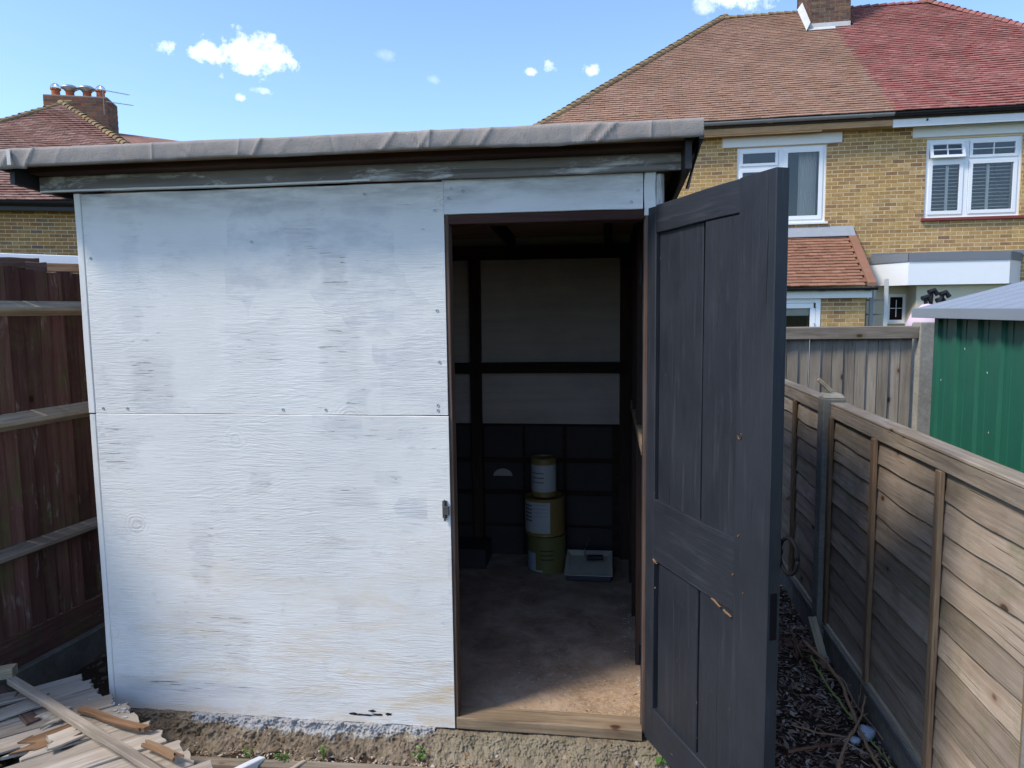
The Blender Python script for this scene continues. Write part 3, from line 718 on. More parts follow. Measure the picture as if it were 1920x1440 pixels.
# fascia, dark plate, deck and felt
board('fascia_board', M['fascia_grey'], shed, (-2.285, -.030, 2.147), (.262, -.030, 2.147), .064, .022, (0, 0, 1), seg=30, wob=.002)
board('fascia_lip', M['fascia_w'], shed, (-2.283, -.030, 2.118), (-.9, -.030, 2.118), .007, .027, (0, 0, 1), seg=30, wob=.0015, bev=.001)
board('roof_plate', M['red_plate'], shed, (-2.27, -.065, 2.1905), (.262, -.065, 2.1905), .028, .10, (0, 0, 1), seg=20)
dk = MB(); 
dk.prism([(-2.33, -.188, 2.205), (-2.33, -.188, 2.242), (-2.33, 2.20, 2.11), (-2.33, 2.20, 2.085)], (2.63, 0, 0)); dk.build('roof_deck', M['osb'], shed)
def felt_roof():
    V = []; F = []; nx = 1300
    prof = [(-.199, 2.188), (-.2025, 2.198), (-.204, 2.210), (-.205, 2.221), (-.2055, 2.232), (-.2055, 2.243), (-.2045, 2.2515), (-.200, 2.2545), (-.15, 2.255), (.3, 2.229), (2.21, 2.123)]
    prof_in = [(-.191, 2.178)]
    m = len(prof)
    rr = random.Random(3); creases = [(rr.uniform(-2.3, .3), rr.uniform(-1.0, 1.0), rr.uniform(.007, .022), rr.uniform(.001, .007)) for _ in range(48)]
    for i in range(nx+1):
        x = -2.345+2.665*i/nx
        bot = .010*mn.noise(Vector((x*2.3, 0, 0)))+.004*mn.noise(Vector((x*14, 2, 0)))
        if x < -2.2: bot += -.010
        for k, (y, z) in enumerate(prof):
            u = (z-2.188)/.067
            d = .0025*mn.noise(Vector((x*4, z*10, 0)))+.0012*mn.noise(Vector((x*22, z*30, 4)))
            for cx, sl, w_, am in creases:
                q = (x-cx-sl*(z-2.215))/w_
                if abs(q) < 3: d += am*math.exp(-abs(q)*1.5)*(1 if sl > 0 else -.7)
            if k >= 8: d *= .3
            zz = z + (bot if k == 0 else bot*.5 if k == 1 else 0) + (.004*mn.noise(Vector((x*3, 8, 0))) if k >= 6 else 0)
            V.append((x, y-d, zz))
    for i in range(nx):
        for k in range(m-1): a = i*m+k; F.append((a, a+m, a+m+1, a+1))
    o = link('roof_felt', mesh('roof_felt', V, F, M['felt'], True), shed)
    s = o.modifiers.new('solid', 'SOLIDIFY'); s.thickness = .004; s.offset = -1
felt_roof()
# side verges of the roof with dark felt turned down
for sx, xx in ((-1, -2.343), (1, .318)):
    vg = MB(); n = 24; 
    for i in range(n+1):
        y = -.2+2.4*i/n; zt = 2.251-.054*(y+.2); zb = zt-.066+.012*mn.noise(Vector((y*4, sx, 0)))
        xo = .008*mn.noise(Vector((y*5, 3, sx)))
        vg.v += [Vector((xx+xo, y, zt)), Vector((xx+xo*1.5+sx*.004, y, zb)), Vector((xx-sx*.012+xo, y, zb)), Vector((xx-sx*.012+xo, y, zt))]
    for i in range(n):
        for k in range(4): a = i*4+k; b2 = i*4+(k+1) % 4; vg.f.append((a, b2, b2+4, a+4))
    vg.f.append((0, 1, 2, 3)); vg.f.append(tuple(n*4+k for k in (3, 2, 1, 0)))
    vg.build('verge_felt', M['felt_dark'], shed)
board('verge_board', M['felt_dark'], shed, (.275, -.16, 2.16), (.275, 2.15, 2.045), .13, .022, (0, 0, 1))
board('verge_board', M['felt_dark'], shed, (-2.30, -.16, 2.175), (-2.30, 2.15, 2.06), .09, .02, (0, 0, 1))
# torn white patch of felt at the left corner
pt = MB(); pt.prism([(-2.268, -.218, 2.192), (-2.252, -.2185, 2.192), (-2.253, -.2185, 2.247), (-2.268, -.218, 2.249)], (0, .004, 0)); pt.build('felt_patch', M['felt_white'], shed)
# hanging black flap at right corner
fl = MB(); fl.prism([(.322, -.19, 2.24), (.327, .00, 2.20), (.30, .05, 2.06), (.285, -.02, 2.05), (.315, -.17, 2.17)], (-.006, 0, 0)); fl.build('felt_flap', M['felt_dark'], shed)
# walls and framing
boxo('side_wall', M['ply_in'], shed, -2.142, -2.126, .004, YB, -.08, 2.12)
boxo('side_wall', M['ply_in'], shed, .184, .20, .046, YB, -.08, 2.12)
boxo('back_wall', M['ply_in'], shed, -2.125, .183, YB, YB+.016, -.08, 2.1)
# outer cladding colour of the right side
boxo('side_cladding', M['red_plate'], shed, .203, .212, .05, YB, -.08, 2.10)
for x in (-2.08, -1.5, -.875, .125):
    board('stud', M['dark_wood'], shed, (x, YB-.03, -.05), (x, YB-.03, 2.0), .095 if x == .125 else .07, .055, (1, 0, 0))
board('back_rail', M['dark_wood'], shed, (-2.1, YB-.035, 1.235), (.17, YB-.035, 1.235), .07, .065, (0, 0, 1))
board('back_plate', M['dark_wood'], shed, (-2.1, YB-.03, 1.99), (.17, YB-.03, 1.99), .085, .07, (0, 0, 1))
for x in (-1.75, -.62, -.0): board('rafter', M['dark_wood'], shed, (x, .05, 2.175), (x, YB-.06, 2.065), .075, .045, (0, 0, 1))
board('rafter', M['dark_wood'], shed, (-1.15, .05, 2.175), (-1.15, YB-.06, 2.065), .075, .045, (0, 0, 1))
for y in (.55, 1.1, 1.6): board('side_stud', M['dark_wood'], shed, (.155, y, -.05), (.155, y, 2.05), .05, .05, (0, 1, 0))
board('side_rail', M['sill_wood'], shed, (.155, .06, 1.07), (.155, 1.45, 1.07), .045, .05, (0, 0, 1))
board('side_rail', M['dark_wood'], shed, (-2.09, .06, 1.07), (-2.09, 1.95, 1.07), .06, .05, (0, 0, 1))
for x in (-1.4, -2.07): board('front_stud', M['dark_wood'], shed, (x, .03, -.05), (x, .03, 2.10), .05, .05, (1, 0, 0))
board('front_rail', M['dark_wood'], shed, (-2.1, .035, 1.2), (-.66, .035, 1.2), .07, .045, (0, 0, 1))
# dark low boarding at the back with small panels
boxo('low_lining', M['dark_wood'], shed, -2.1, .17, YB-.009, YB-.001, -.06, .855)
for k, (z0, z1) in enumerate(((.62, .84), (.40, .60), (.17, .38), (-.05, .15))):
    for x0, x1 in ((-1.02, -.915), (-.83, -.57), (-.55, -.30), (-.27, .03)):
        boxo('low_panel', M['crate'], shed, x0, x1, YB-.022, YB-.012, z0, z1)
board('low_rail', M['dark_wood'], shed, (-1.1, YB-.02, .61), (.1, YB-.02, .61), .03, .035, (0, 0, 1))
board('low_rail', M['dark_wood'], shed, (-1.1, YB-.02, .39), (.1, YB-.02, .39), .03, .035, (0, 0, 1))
hm = MB(); hm.prism([(-.705+.065*math.cos(a), YB-.03, .50+.05*math.sin(a)) for a in [math.pi*k/12 for k in range(13)]], (0, .008, 0)); hm.build('half_round_cutout', M['ply_in'], shed)
# door frame
board('door_jamb', M['jamb'], shed, (-.6115, .02, -.06), (-.6115, .02, 1.985), .062, .015, (0, 1, 0), seg=16)
board('door_jamb', M['jamb'], shed, (.148, .035, -.06), (.148, .035, 1.985), .09, .028, (0, 1, 0), seg=16)
board('door_head', M['red_plate'], shed, (-.62, .035, 1.965), (.16, .035, 1.965), .09, .036, (0, 1, 0))
board('threshold', M['sill_wood'], shed, (-.612, .032, -.062), (.135, .032, -.066), .10, .05, (0, 1, 0), seg=30, wob=.002, bev=.006)
lt = MB(); lt.box(-.650, -.632, -.026, -.018, .80, .87); lt.box(-.645, -.622, -.036, -.024, .815, .85); lt.tube([(-.64, -.03, .79), (-.64, -.03, .875)], .004, 8)
lt.build('door_latch', M['rust'], shed, bevel=.001)
fo = MB(); n = 50
for j in range(n+1):
    for i in range(n+1):
        x = -2.12+2.30*i/n; y = .08+1.96*j/n; fo.v.append(Vector((x, y, -.048+.006*mn.noise(Vector((x*3, y*3, 0)))+.003*mn.noise(Vector((x*12, y*12, 0))))))
for j in range(n):
    for i in range(n): a = j*(n+1)+i; fo.f.append((a, a+1, a+n+2, a+n+1))
fo.build('shed_floor', M['floor'], shed, smooth=True)
boxo('shed_floor_slab', M['concrete'], shed, -2.12, .18, .085, 2.04, -.2, -.062)
# foundation: rough concrete strip, displaced
def rough_strip(name, mat, x0, x1, prof, amp, fr, n=300, sub=10, parent=shed, seed=0):
    pr = []
    for a, b_ in zip(prof[:-1], prof[1:]):
        for k in range(sub): pr.append((a[0]+(b_[0]-a[0])*k/sub, a[1]+(b_[1]-a[1])*k/sub))
    pr.append(prof[-1]); m = len(pr); V = []; F = []
    for i in range(n+1):
        x = x0+(x1-x0)*i/n
        for k, (y, z) in enumerate(pr):
            p = Vector((x*fr, y*fr, z*fr+seed)); a = amp*min(1, k/(sub*1.0)*1.0+.12)
            d = a*(mn.noise(p)+.7*(.35-abs(mn.noise(p*2.1)))+.5*(.3-abs(mn.noise(p*4.7)))+.25*mn.noise(p*10))
            V.append((x, y-d*.9, z+d*.5))
    for i in range(n):
        for k in range(m-1): a = i*m+k; F.append((a, a+1, a+m+1, a+m))
    return link(name, mesh(name, V, F, mat, True), parent)
rough_strip('foundation', M['rough_conc'], -.70, .24, [(.09, -.092), (-.040, -.095), (-.062, -.118), (-.09, -.145), (-.17, -.19), (-.2, -.26)], .022, 14, n=420, sub=16)
rough_strip('foundation', M['washed'], -2.2, -.70, [(-.005, -.082), (-.030, -.088), (-.040, -.112), (-.085, -.148), (-.17, -.19), (-.2, -.26)], .026, 13, n=600, sub=16, seed=5)

# ---- door, hinged on the right jamb and swung out
door = thing('shed_door', 'charcoal painted panelled wooden door standing open on the right of the shed', 'door', (.14, -.02, -.07))
DA = R(-66); DF = Matrix.Translation((.15, -.02, 0)) @ Matrix.Rotation(DA, 4, 'Z')   # local x along door, -y faces the camera side
# face visible is local -Y side
def dbd(name, x0, z0, x1, z1, w, t=.044, y=.0, **k):
    side = (1, 0, 0) if abs(z1-z0) > abs(x1-x0) else (0, 0, 1)
    return board(name, M['door'], door, (x0, y, z0), (x1, y, z1), w, t, side, frame=DF, wob=.001, bev=.003, **k)
dbd('stile', .002, -.07, .002, 1.985, .104, y=.022, seg=20)
dbd('stile', .660, -.08, .658, 1.995, .172, y=.022, seg=24)
dbd('rail', .052, 1.940, .578, 1.945, .100, y=.0225, seg=14)
dbd('rail', .053, .788, .578, .795, .236, y=.0225, seg=14)
dbd('rail', .053, .005, .578, .000, .150, y=.0225, seg=14)
dbd('panel', .208, .902, .208, 1.892, .292, t=.014, y=.020, seg=14)
dbd('panel', .476, .905, .478, 1.892, .205, t=.014, y=.013, seg=14)
dbd('panel', .212, .076, .214, .672, .280, t=.014, y=.018, seg=10)
dbd('panel', .478, .074, .478, .677, .206, t=.014, y=.013, seg=10)
boxo('backing', M['felt_dark'], door, .04, .60, .030, .036, .05, 1.9, DF)
# split moulding pieces and chipped bare wood
for (x0, z0, x1, z1, w_) in ((.05, .674, .085, .668, .007), (.455, .680, .515, .668, .004), (.525, .668, .580, .660, .005)):
    board('bare_splinter', M['fresh'], door, (x0, -.0015, z0), (x1, -.0015, z1), w_, .006, (0, 0, 1), frame=DF, seg=6, rag=(.01, .02), bev=.001)
for (x0, z0, x1, z1) in ((.46, 1.86, .455, 1.70), (.455, 1.70, .465, 1.66), (.465, 1.66, .457, 1.56), (.48, 1.3, .482, .93), (.30, .92, .302, 1.85), (.486, .90, .49, .10)):
    MB().tube([(x0, .0065 if x0 > .4 else .0135, z0), (x1, .0065 if x1 > .4 else .0135, z1)], .0016, 5).build('crack', M['felt_dark'], door, DF)
for (x, z, s_) in ((.598, 1.235, .009), (.60, .93, .0035), (.575, .80, .004), (.63, .76, .003), (.072, .57, .003)):
    kb = MB().lathe([(0, -.002), (s_, -.001), (s_*1.1, .002)], 9)
    kb.build('knot_hole', M['fresh'], door, DF @ Matrix.Translation((x, -.001, z)) @ Matrix.Rotation(R(90), 4, 'X'))
boxo('keyhole_plate', M['iron'], door, .742, .7465, .010, .034, .66, .80, DF, bevel=.001)
rg = MB(); c = []; 
for k in range(25):
    a = 2*math.pi*k/24; c.append((.770+.040*math.cos(a), .050, .915+.052*math.sin(a)))
rg.tube(c, .0055, 8); rg.tube([(.722, .046, .915), (.735, .05, .915)], .012, 10); rg.build('ring_handle', M['iron'], door, DF, smooth=True)
for z in (.25, 1.75):
    hg = MB().tube([(-.052, -.004, z-.04), (-.052, -.004, z+.04)], .006, 8); hg.build('hinge', M['iron'], door, DF)
for z, ww in ((1.62, .1),): pass

# =================================================================== THINGS INSIDE THE SHED
def tin(label, x, y, z, r, h, body, labels, group):
    t = thing('paint_tin', label, 'paint tin', (x, y, z), group)
    MB().lathe([(0, 0), (r*.98, 0), (r, .004), (r*.985, .012), (r*.985, h-.012), (r*1.015, h-.008), (r*1.015, h), (r*.93, h), (r*.92, h-.008), (0, h-.008)], 32, (x, y, z)).build('body', M[body], t, smooth=False)
    for nm, mt, a0, a1, z0, z1, rr_ in labels:
        MB().lathe([(r*.985+.0006+rr_, z0*h), (r*.985+.0006+rr_, z1*h)], 20, (x, y, z), R(a0), R(a1)).build(nm, M[mt], t)
    return t
TX, TY = -.40, 1.78
tin('large olive yellow tin at the bottom of the stack of three inside the shed', TX+.01, TY, -.045, .124, .235, 'tin_olive',
    [('label', 'tin_b', 190, 262, .05, .55, 0), ('label', 'tin_olive', 240, 330, .1, .9, .0004)] + [('label_line', 'tin_k', 255, 295, .62-.12*k, .65-.12*k, .001) for k in range(3)], 'paint tins stacked at the back of the shed')
tin('wide tin with pale blue white label and yellow edge, middle of the stack of three', TX, TY, .195, .128, .24, 'tin_y',
    [('label', 'tin_w', 190, 290, .10, .92, 0)] + [('label_line', 'tin_k', 205, 235, .8-.1*k, .83-.1*k, .001) for k in range(5)] + [('label_line', 'tin_b', 240, 280, .84-.1*k, .87-.1*k, .001) for k in range(4)], 'paint tins stacked at the back of the shed')
tin('small tin with white label and orange rim on top of the stack of three', TX-.005, TY, .438, .082, .245, 'tin_y',
    [('label', 'tin_w', 185, 345, .14, .84, 0)] + [('label_line', 'tin_k', 215, 275, .62-.12*k, .64-.12*k, .001) for k in range(3)], 'paint tins stacked at the back of the shed')
tr = thing('paint_tray', 'grubby cream paint tray on dark base beside the stacked tins', 'paint tray', (-.12, 1.72, -.045))
tb = MB(); x0, x1, y0, y1, z0 = -.265, .03, 1.56, 1.90, -.045
tb.box(x0+.01, x1-.01, y0+.01, y1-.01, z0, z0+.035); tb.build('tray_base', M['tray_d'], tr, bevel=.004)
tl_ = MB()
P_ = [(x0, y0, z0+.04), (x1, y0, z0+.04), (x1, y1, z0+.085), (x0, y1, z0+.085), (x0+.03, y0+.03, z0+.012+.025), (x1-.03, y0+.03, z0+.037), (x1-.03, y1-.04, z0+.062), (x0+.03, y1-.04, z0+.062)]
tl_.v = [Vector(p) for p in P_]; tl_.f = [(4, 5, 6, 7), (0, 1, 5, 4), (1, 2, 6, 5), (2, 3, 7, 6), (3, 0, 4, 7)]
o = tl_.build('tray_liner', M['tray'], tr); s = o.modifiers.new('s', 'SOLIDIFY'); s.thickness = .004
rl = thing('paint_roller', 'used paint roller lying across the cream tray', 'paint roller', (-.12, 1.75, .03))
MB().tube([(-.13, 1.74, .045), (-.03, 1.75, .045)], .018, 12).build('sleeve', M['blackm'], rl)
MB().tube([(-.13, 1.74, .045), (-.15, 1.80, .06), (-.12, 1.93, .12)], .004, 6).build('frame', M['steel'], rl)
tag(boxo('dark_box', M['crate'], None, -1.0, -.78, 1.72, 1.98, -.045, .08, bevel=.004), 'low dark box on the shed floor at the back left', 'box')
# litter on the shed floor
pts = []
for _ in range(700):
    x = random.uniform(-.55, .17)**1; y = abs(random.gauss(0, .38))+.09
    if random.random() < (x+.75)*1.1: pts.append((x, min(y, 1.9), -.046, random.uniform(.003, .014), random.uniform(.002, .006)))
for _ in range(250): pts.append((random.uniform(.08, .17), random.uniform(.09, 1.3), -.045, random.uniform(.006, .03), random.uniform(.002, .006)))
scatter_flakes('sawdust_litter', M['crumbs'], pts, flat_=.25)

# =================================================================== LEFT FENCE
LF = thing('close_board_fence', 'tall red brown close board fence with pale rails left of the shed', 'fence', (-2.8, .8, -.2))
def lf(y, off=0): return Vector((-2.853+.11*y+off, y, 0))
ld = Vector((.11, 1, 0)).normalized(); ln = Vector((ld.y, -ld.x, 0))    # ln points to +x (towards shed)
y = -.75; k = 0
while y < 2.6:
    wdt = random.uniform(.083, .092); p = lf(y) + ln*random.uniform(0, .004)
    tilt = random.uniform(-.006, .006)
    board('board', M['red_boards'], LF, (p.x, p.y, .095), (p.x, p.y+tilt, 1.845+random.uniform(-.012, .012)), wdt, .010, (ld*1+ln*.20), seg=8, wob=.0015)
    y += .0795; k += 1
for zc, hh in ((1.655, .075), (1.12, .085), (.495, .07)):
    a, b2 = lf(-.75)+ln*.012, lf(2.6)+ln*.012
    rl_ = MB(); L = (b2-a).length
    rl_.prism([(0, 0, -hh/2), (0, -.052, -.012), (0, -.052, .006), (0, 0, hh/2)], (L, 0, 0))
    X = ld; Y = -ln; Z = Vector((0, 0, 1)); Mx = Matrix((X, Y, Z)).transposed().to_4x4(); Mx.translation = a+Vector((0, 0, zc))
    rl_.build('arris_rail', M['pale_wood'] if zc > .9 else M['grey_wood'], LF, Mx, bevel=.003)
a, b2 = lf(-.75)+ln*.004, lf(2.6)+ln*.004
board('gravel_board', M['red_boards'], LF, a+Vector((0, 0, .015)), b2+Vector((0, 0, .015)), .16, .025, (0, 0, 1), seg=20)
a, b2 = lf(-.75)+ln*.02, lf(2.6)+ln*.02
board('concrete_base', M['concrete_dark'], LF, a+Vector((0, 0, -.165)), b2+Vector((0, 0, -.165)), .20, .06, (0, 0, 1), seg=30, wob=.004, bev=.006)
board('post', M['red_boards'], LF, lf(2.3)-ln*.06+Vector((0, 0, -.2)), lf(2.3)-ln*.06+Vector((0, 0, 1.8)), .09, .09, (1, 0, 0))
# stray timbers behind the top of the fence
def stray(name, label, cat, p0, p1, w_, t_, mat, side=(0, 0, 1), **k):
    o = board(name, mat, None, p0, p1, w_, t_, side, **k); return tag(o, label, cat)
stray('timber_offcut', 'weathered pale plank resting along the top of the red brown fence', 'plank', (-4.2, .15, 1.915), (-3.02, .45, 1.90), .06, .05, M['grey_wood'])
stray('timber_block', 'short dark sawn timber end beside the pale plank above the fence', 'timber', (-3.06, .53, 1.885), (-2.90, .66, 1.885), .055, .06, M['jamb'])
stray('timber_length', 'knotty orange brown timber above the fence next to the shed corner', 'timber', (-3.02, .78, 1.875), (-2.5, .95, 1.865), .045, .05, M['fresh'])
stray('plastic_trim', 'long white plastic trim lying behind the timbers on the fence top', 'trim', (-4.3, .6, 1.975), (-2.5, 1.15, 1.905), .055, .03, M['plasticwhite'], wob=0)
stray('timber_block', 'rusty brown timber stub between the dark block and the knotty timber', 'timber', (-2.93, .60, 1.865), (-2.86, .66, 1.865), .05, .05, M['jamb'])

# =================================================================== RIGHT LAP FENCE
RF = thing('lap_panel_fence', 'low weathered overlap panel fence with concrete posts on the right', 'fence', (1.14, .9, -.2))
FX = 1.15
def lap_panel(ya, yb, zt=1.12, zb=-.015):
    n = 10; hgt = (zt-.05-zb)/n
    for i in range(n):
        z0 = zb+hgt*i; seg = 46; V = []; F = []; ph = random.random()*9; L = abs(ya-yb)
        am = random.uniform(.002, .008); fr = random.uniform(1.2, 2.6); 
        for s_ in range(seg+1):
            x = L*s_/seg
            wv = am*math.sin(ph+x*fr*2)+.7*am*math.sin(ph*2+x*fr*5.3)+.002*mn.noise(Vector((x*30, i, 0)))
            bz = -.010+wv; tz = hgt+.022
            bul = .0015*mn.noise(Vector((x*3, i*3.3, 0)))
            # local: X along fence, Y up, Z out to the left
            V += [(x, bz, .016+bul), (x, bz+.004, .0195+bul), (x, tz*.55, .0125), (x, tz, .006), (x, tz, -.001), (x, bz, .008)]
        for s_ in range(seg):
            for q in range(6): a = s_*6+q; b3 = s_*6+(q+1) % 6; F.append((a, b3, b3+6, a+6))
        F.append((0, 5, 4, 3, 2, 1)); F.append(tuple(seg*6+q for q in (0, 1, 2, 3, 4, 5)))
        X = Vector((0, -1, 0)); Y = Vector((0, 0, 1)); Z = X.cross(Y)
        Mx = Matrix((X, Y, Z)).transposed().to_4x4(); Mx.translation = Vector((FX, max(ya, yb), z0))
        link('slat', mesh('slat', V, F, M['lap_wood']), RF, Mx)
    y0, y1 = min(ya, yb), max(ya, yb)
    board('top_rail', M['grey_wood'], RF, (FX-.018, y0, zt-.032), (FX-.018, y1, zt-.032), .062, .022, (0, 0, 1), seg=16)
    board('cap', M['grey_wood'], RF, (FX+.006, y0, zt+.006), (FX+.006, y1, zt+.006), .075, .014, (1, 0, 0), seg=16)
    board('bottom_rail', M['pale_wood'], RF, (FX-.016, y0, zb-.012), (FX-.016, y1, zb-.012), .03, .03, (0, 0, 1), seg=16)
    m = 3
    nb = [y1-.012, y1-.62, y1-1.24, y0+.012] if L > 1.5 else [y1-.012, y0+.012]
    for yy in nb: board('batten', M['lap_batten'], RF, (FX-.030, yy, zb), (FX-.030, yy, zt-.062), .042, .018, (0, 1, 0), seg=12)
lap_panel(1.045, -.79)
lap_panel(3.0, 1.165)
def cpost(y, zt=1.165):
    p = MB(); w_ = .05
    p.box(FX-.065, FX+.045, y-.05, y+.05, -.4, zt-.012); o = p.build('concrete_post', M['concrete'], RF, bevel=.008)
    q = MB(); q.prism([(FX-.063, y-.048, zt-.0115), (FX+.043, y-.048, zt-.0115), (FX+.03, y-.036, zt+.008), (FX-.05, y-.036, zt+.008)], (0, .09, 0)); q.build('post_cap', M['post_conc'], RF, bevel=.003)
cpost(1.105); cpost(-.86); cpost(3.06)
for ya, yb in ((-.81, 1.055), (1.155, 3.01)):
    gb = MB(); gb.prism([(FX-.035, ya, -.40), (FX-.028, ya, -.055), (FX-.040, ya, -.050), (FX-.040, ya, -.032), (FX+.015, ya, -.030), (FX+.015, ya, -.40)], (0, yb-ya, 0)); gb.build('gravel_board', M['concrete'], RF, bevel=.003)
stray('wood_stick', 'small pale stick balanced on top of the concrete post', 'stick', (1.075, 1.12, 1.245), (1.14, 1.12, 1.182), .018, .02, M['pale_wood'], side=(0, 1, 0), seg=3)
stray('wood_strip', 'pale flat wooden strip leaning at the foot of the concrete post', 'strip', (1.045, 1.00, .03), (1.085, .83, -.20), .045, .008, M['pale_wood'], side=(1, .3, 0), rag=(.012, 0), seg=5)

# =================================================================== CLOSE BOARD FENCE BEHIND
BF = thing('close_board_fence', 'grey close board fence with thick top rail and concrete post beside green shed', 'fence', (1.9, 3.0, -.2))
bA, bB = Vector((-.6, 2.70, 0)), Vector((2.29, 3.05, 0)); bd = (bB-bA).normalized(); bn = Vector((bd.y, -bd.x, 0))
nB = int((bB-bA).length/.085)
for i in range(nB):
    p = bA+bd*(.085*i+.04)+bn*(.004 if i % 2 else 0); h = 1.46
    board('board', M['close_boards'], BF, (p.x, p.y, -.25), (p.x, p.y, 1.40), .082, .012, bd+bn*.10, seg=6)
board('top_rail', M['grey_wood'], BF, bA+bn*.03+Vector((0, 0, 1.418)), bB+bn*.03+Vector((0, 0, 1.418)), .095, .04, (0, 0, 1), seg=14, bev=.005)
pp = bB+bd*.065
Mx = Matrix((bd, -bn, Vector((0, 0, 1)))).transposed().to_4x4(); Mx.translation = pp
MB().box(-.06, .06, -.06, .06, -.4, 1.49).build('concrete_post', M['post_conc'], BF, Mx, bevel=.008)
for i in range(14):
    p = pp+bd*(.085*i+.09); board('board', M['close_boards'], BF, (p.x, p.y, -.25), (p.x, p.y, 1.40), .082, .012, bd+bn*.10, seg=4)
# low purple shrub between the fences
SH = thing('lavender_bush', 'low dull purple shrub showing over the lap fence', 'shrub', (1.6, 1.9, -.2))
V, F = [], []
for _ in range(1500):
    a = random.random()*6.28; r_ = random.random()**.5; cx = 1.55+.30*r_*math.cos(a); cy = 1.75+.5*r_*math.sin(a); cz = .35+random.random()*.60*(1-r_*.5)
    l = random.uniform(.02, .045); e = Euler((random.uniform(-.6, .6), random.uniform(-.6, .6), random.random()*6)).to_matrix()
    b = len(V)
    for q in ((-.005, 0, 0), (.005, 0, 0), (0, 0, l), (0, .005, l*.5)): p = e @ Vector(q); V.append((cx+p.x, cy+p.y, cz+p.z))
    F += [(b, b+1, b+2), (b, b+2, b+3)]
stuff(link('leaves', mesh('leaves', V, F, M['purple']), SH))
MB().tube([(1.55, 1.75, -.25), (1.55, 1.75, .55)], [.02, .01], 6).build('stem', M['twig'], SH)

# =================================================================== GREEN METAL SHED
GS = thing('metal_shed', 'green ribbed metal garden shed with blue grey roof behind the fence', 'shed', (2.6, .2, -.2))
GX, GY0, GY1, GZ = 1.78, -2.2, 1.475, 1.555
def ribbed(name, mat, along0, along1, toworld, pitch=.215, rib=.055, dep=.014, h0=0, h1=1, parent=GS):
    xs_ = []; x = along0
    while x < along1:
        xs_ += [(x, 0), (x+.012, dep), (x+rib, dep), (x+rib+.012, 0), (x+rib+.07, 0), (x+rib+.075, .003), (x+rib+.08, 0)]
        x += pitch
    xs_ = [q for q in xs_ if q[0] <= along1] + [(along1, 0)]
    V = []; F = []
    for x, d in xs_: V += [toworld(x, d, h0), toworld(x, d, h1)]
    for i in range(len(xs_)-1): a = 2*i; F.append((a, a+1, a+3, a+2))
    return link(name, mesh(name, V, F, mat), parent)
ribbed('wall_panel', M['green'], -GY1, -GY0, lambda a, d, h: (GX-d, -a, -.25+(GZ+.25)*h))
ribbed('end_panel', M['green'], GX, GX+1.8, lambda a, d, h: (a, GY1+d, -.25+(GZ+.25)*h))
MB().prism([(GX, GY1-.004, GZ-.0), (GX+1.8, GY1-.004, GZ), (GX+.9, GY1-.004, GZ+.23)], (0, .004, 0)).build('gable', M['green'], GS)
RP = .26
ribbed('roof_sheet', M['bluegrey'], -GY1-.10, -GY0+.1, lambda a, d, h: (GX-.075+(1.0)*h, -a, GZ+.032+d+RP*h*1.0), pitch=.17, rib=.04, dep=.013)
ribbed('roof_sheet', M['bluegrey'], -GY1-.10, -GY0+.1, lambda a, d, h: (GX+.925+1.0*h, -a, GZ+.032+d+RP*(1-h)), pitch=.17, rib=.04, dep=.013)
MB().box(GX-.088, GX-.076, GY0-.1, GY1+.11, GZ-.006, GZ+.046).build('eave_trim', M['bluegrey'], GS, bevel=.002)
MB().prism([(GX-.078, GY1+.104, GZ-.004), (GX-.078, GY1+.104, GZ+.036), (GX+.925, GY1+.104, GZ+.036+RP), (GX+.925, GY1+.104, GZ-.004+RP)], (0, .008, 0)).build('verge_trim', M['bluegrey'], GS)
MB().box(GX-.002, GX+.022, GY1-.002, GY1+.016, -.25, GZ).build('corner_trim', M['green'], GS)
bolt = MB().lathe([(0, -.005), (.006, -.004), (.009, 0)], 8); bme = mesh('bolt', bolt.v, bolt.f, M['steel'])
for (yy, zz) in ((1.13, 1.40), (1.38, 1.22), (.86, 1.02), (1.4, .8), (.9, 1.3), (.6, .75)):
    link('bolt', bme, GS, Matrix.Translation((GX-.001, yy, zz)) @ Matrix.Rotation(R(-90), 4, 'Y') @ Matrix.Rotation(0, 4, 'X'))
# pink bag with black handles, standing beyond the close board fence
BX_, BY_ = 2.80, 4.12
BG = thing('golf_bag', 'pink patterned bag with black handles sticking out behind the green shed', 'bag', (BX_, BY_, -.25))
prof = [(.0, -.25), (.12, -.25), (.12, .6), (.13, 1.3), (.16, 1.44), (.12, 1.54), (.05, 1.62), (0, 1.63)]
bb = MB().lathe(prof, 24, (BX_, BY_, 0))
for v in bb.v: v.x += .03*mn.noise(v*7); v.y += .03*mn.noise(v*8)
bb.build('bag_body', M['pink'], BG, smooth=True)
st_ = MB()
for k in range(7):
    a0 = R(200+k*18); st_.tube([(BX_+.15*math.cos(a0), BY_+.15*math.sin(a0), 1.36+.04*(k % 2)), (BX_+.165*math.cos(a0+.2), BY_+.165*math.sin(a0+.2), 1.45)], .012, 5)
st_.build('dark_strap', M['blackm'], BG)
for k, (dx, dy, ex, ez_) in enumerate(((.0, 0, -.02, 1.68), (.03, .02, .04, 1.735), (.05, -.02, .12, 1.715), (.06, .0, .10, 1.66))):
    MB().tube([(BX_+dx, BY_+dy, 1.55), (BX_+ex, BY_+dy, ez_)], .018, 8).build('handle', M['blackm'], BG)
    MB().tube([(BX_+ex-.03, BY_+dy-.01, ez_-.006), (BX_+ex+.02, BY_+dy, ez_+.012), (BX_+ex+.05, BY_+dy, ez_-.03)], .022, 8).build('grip', M['blackm'], BG)

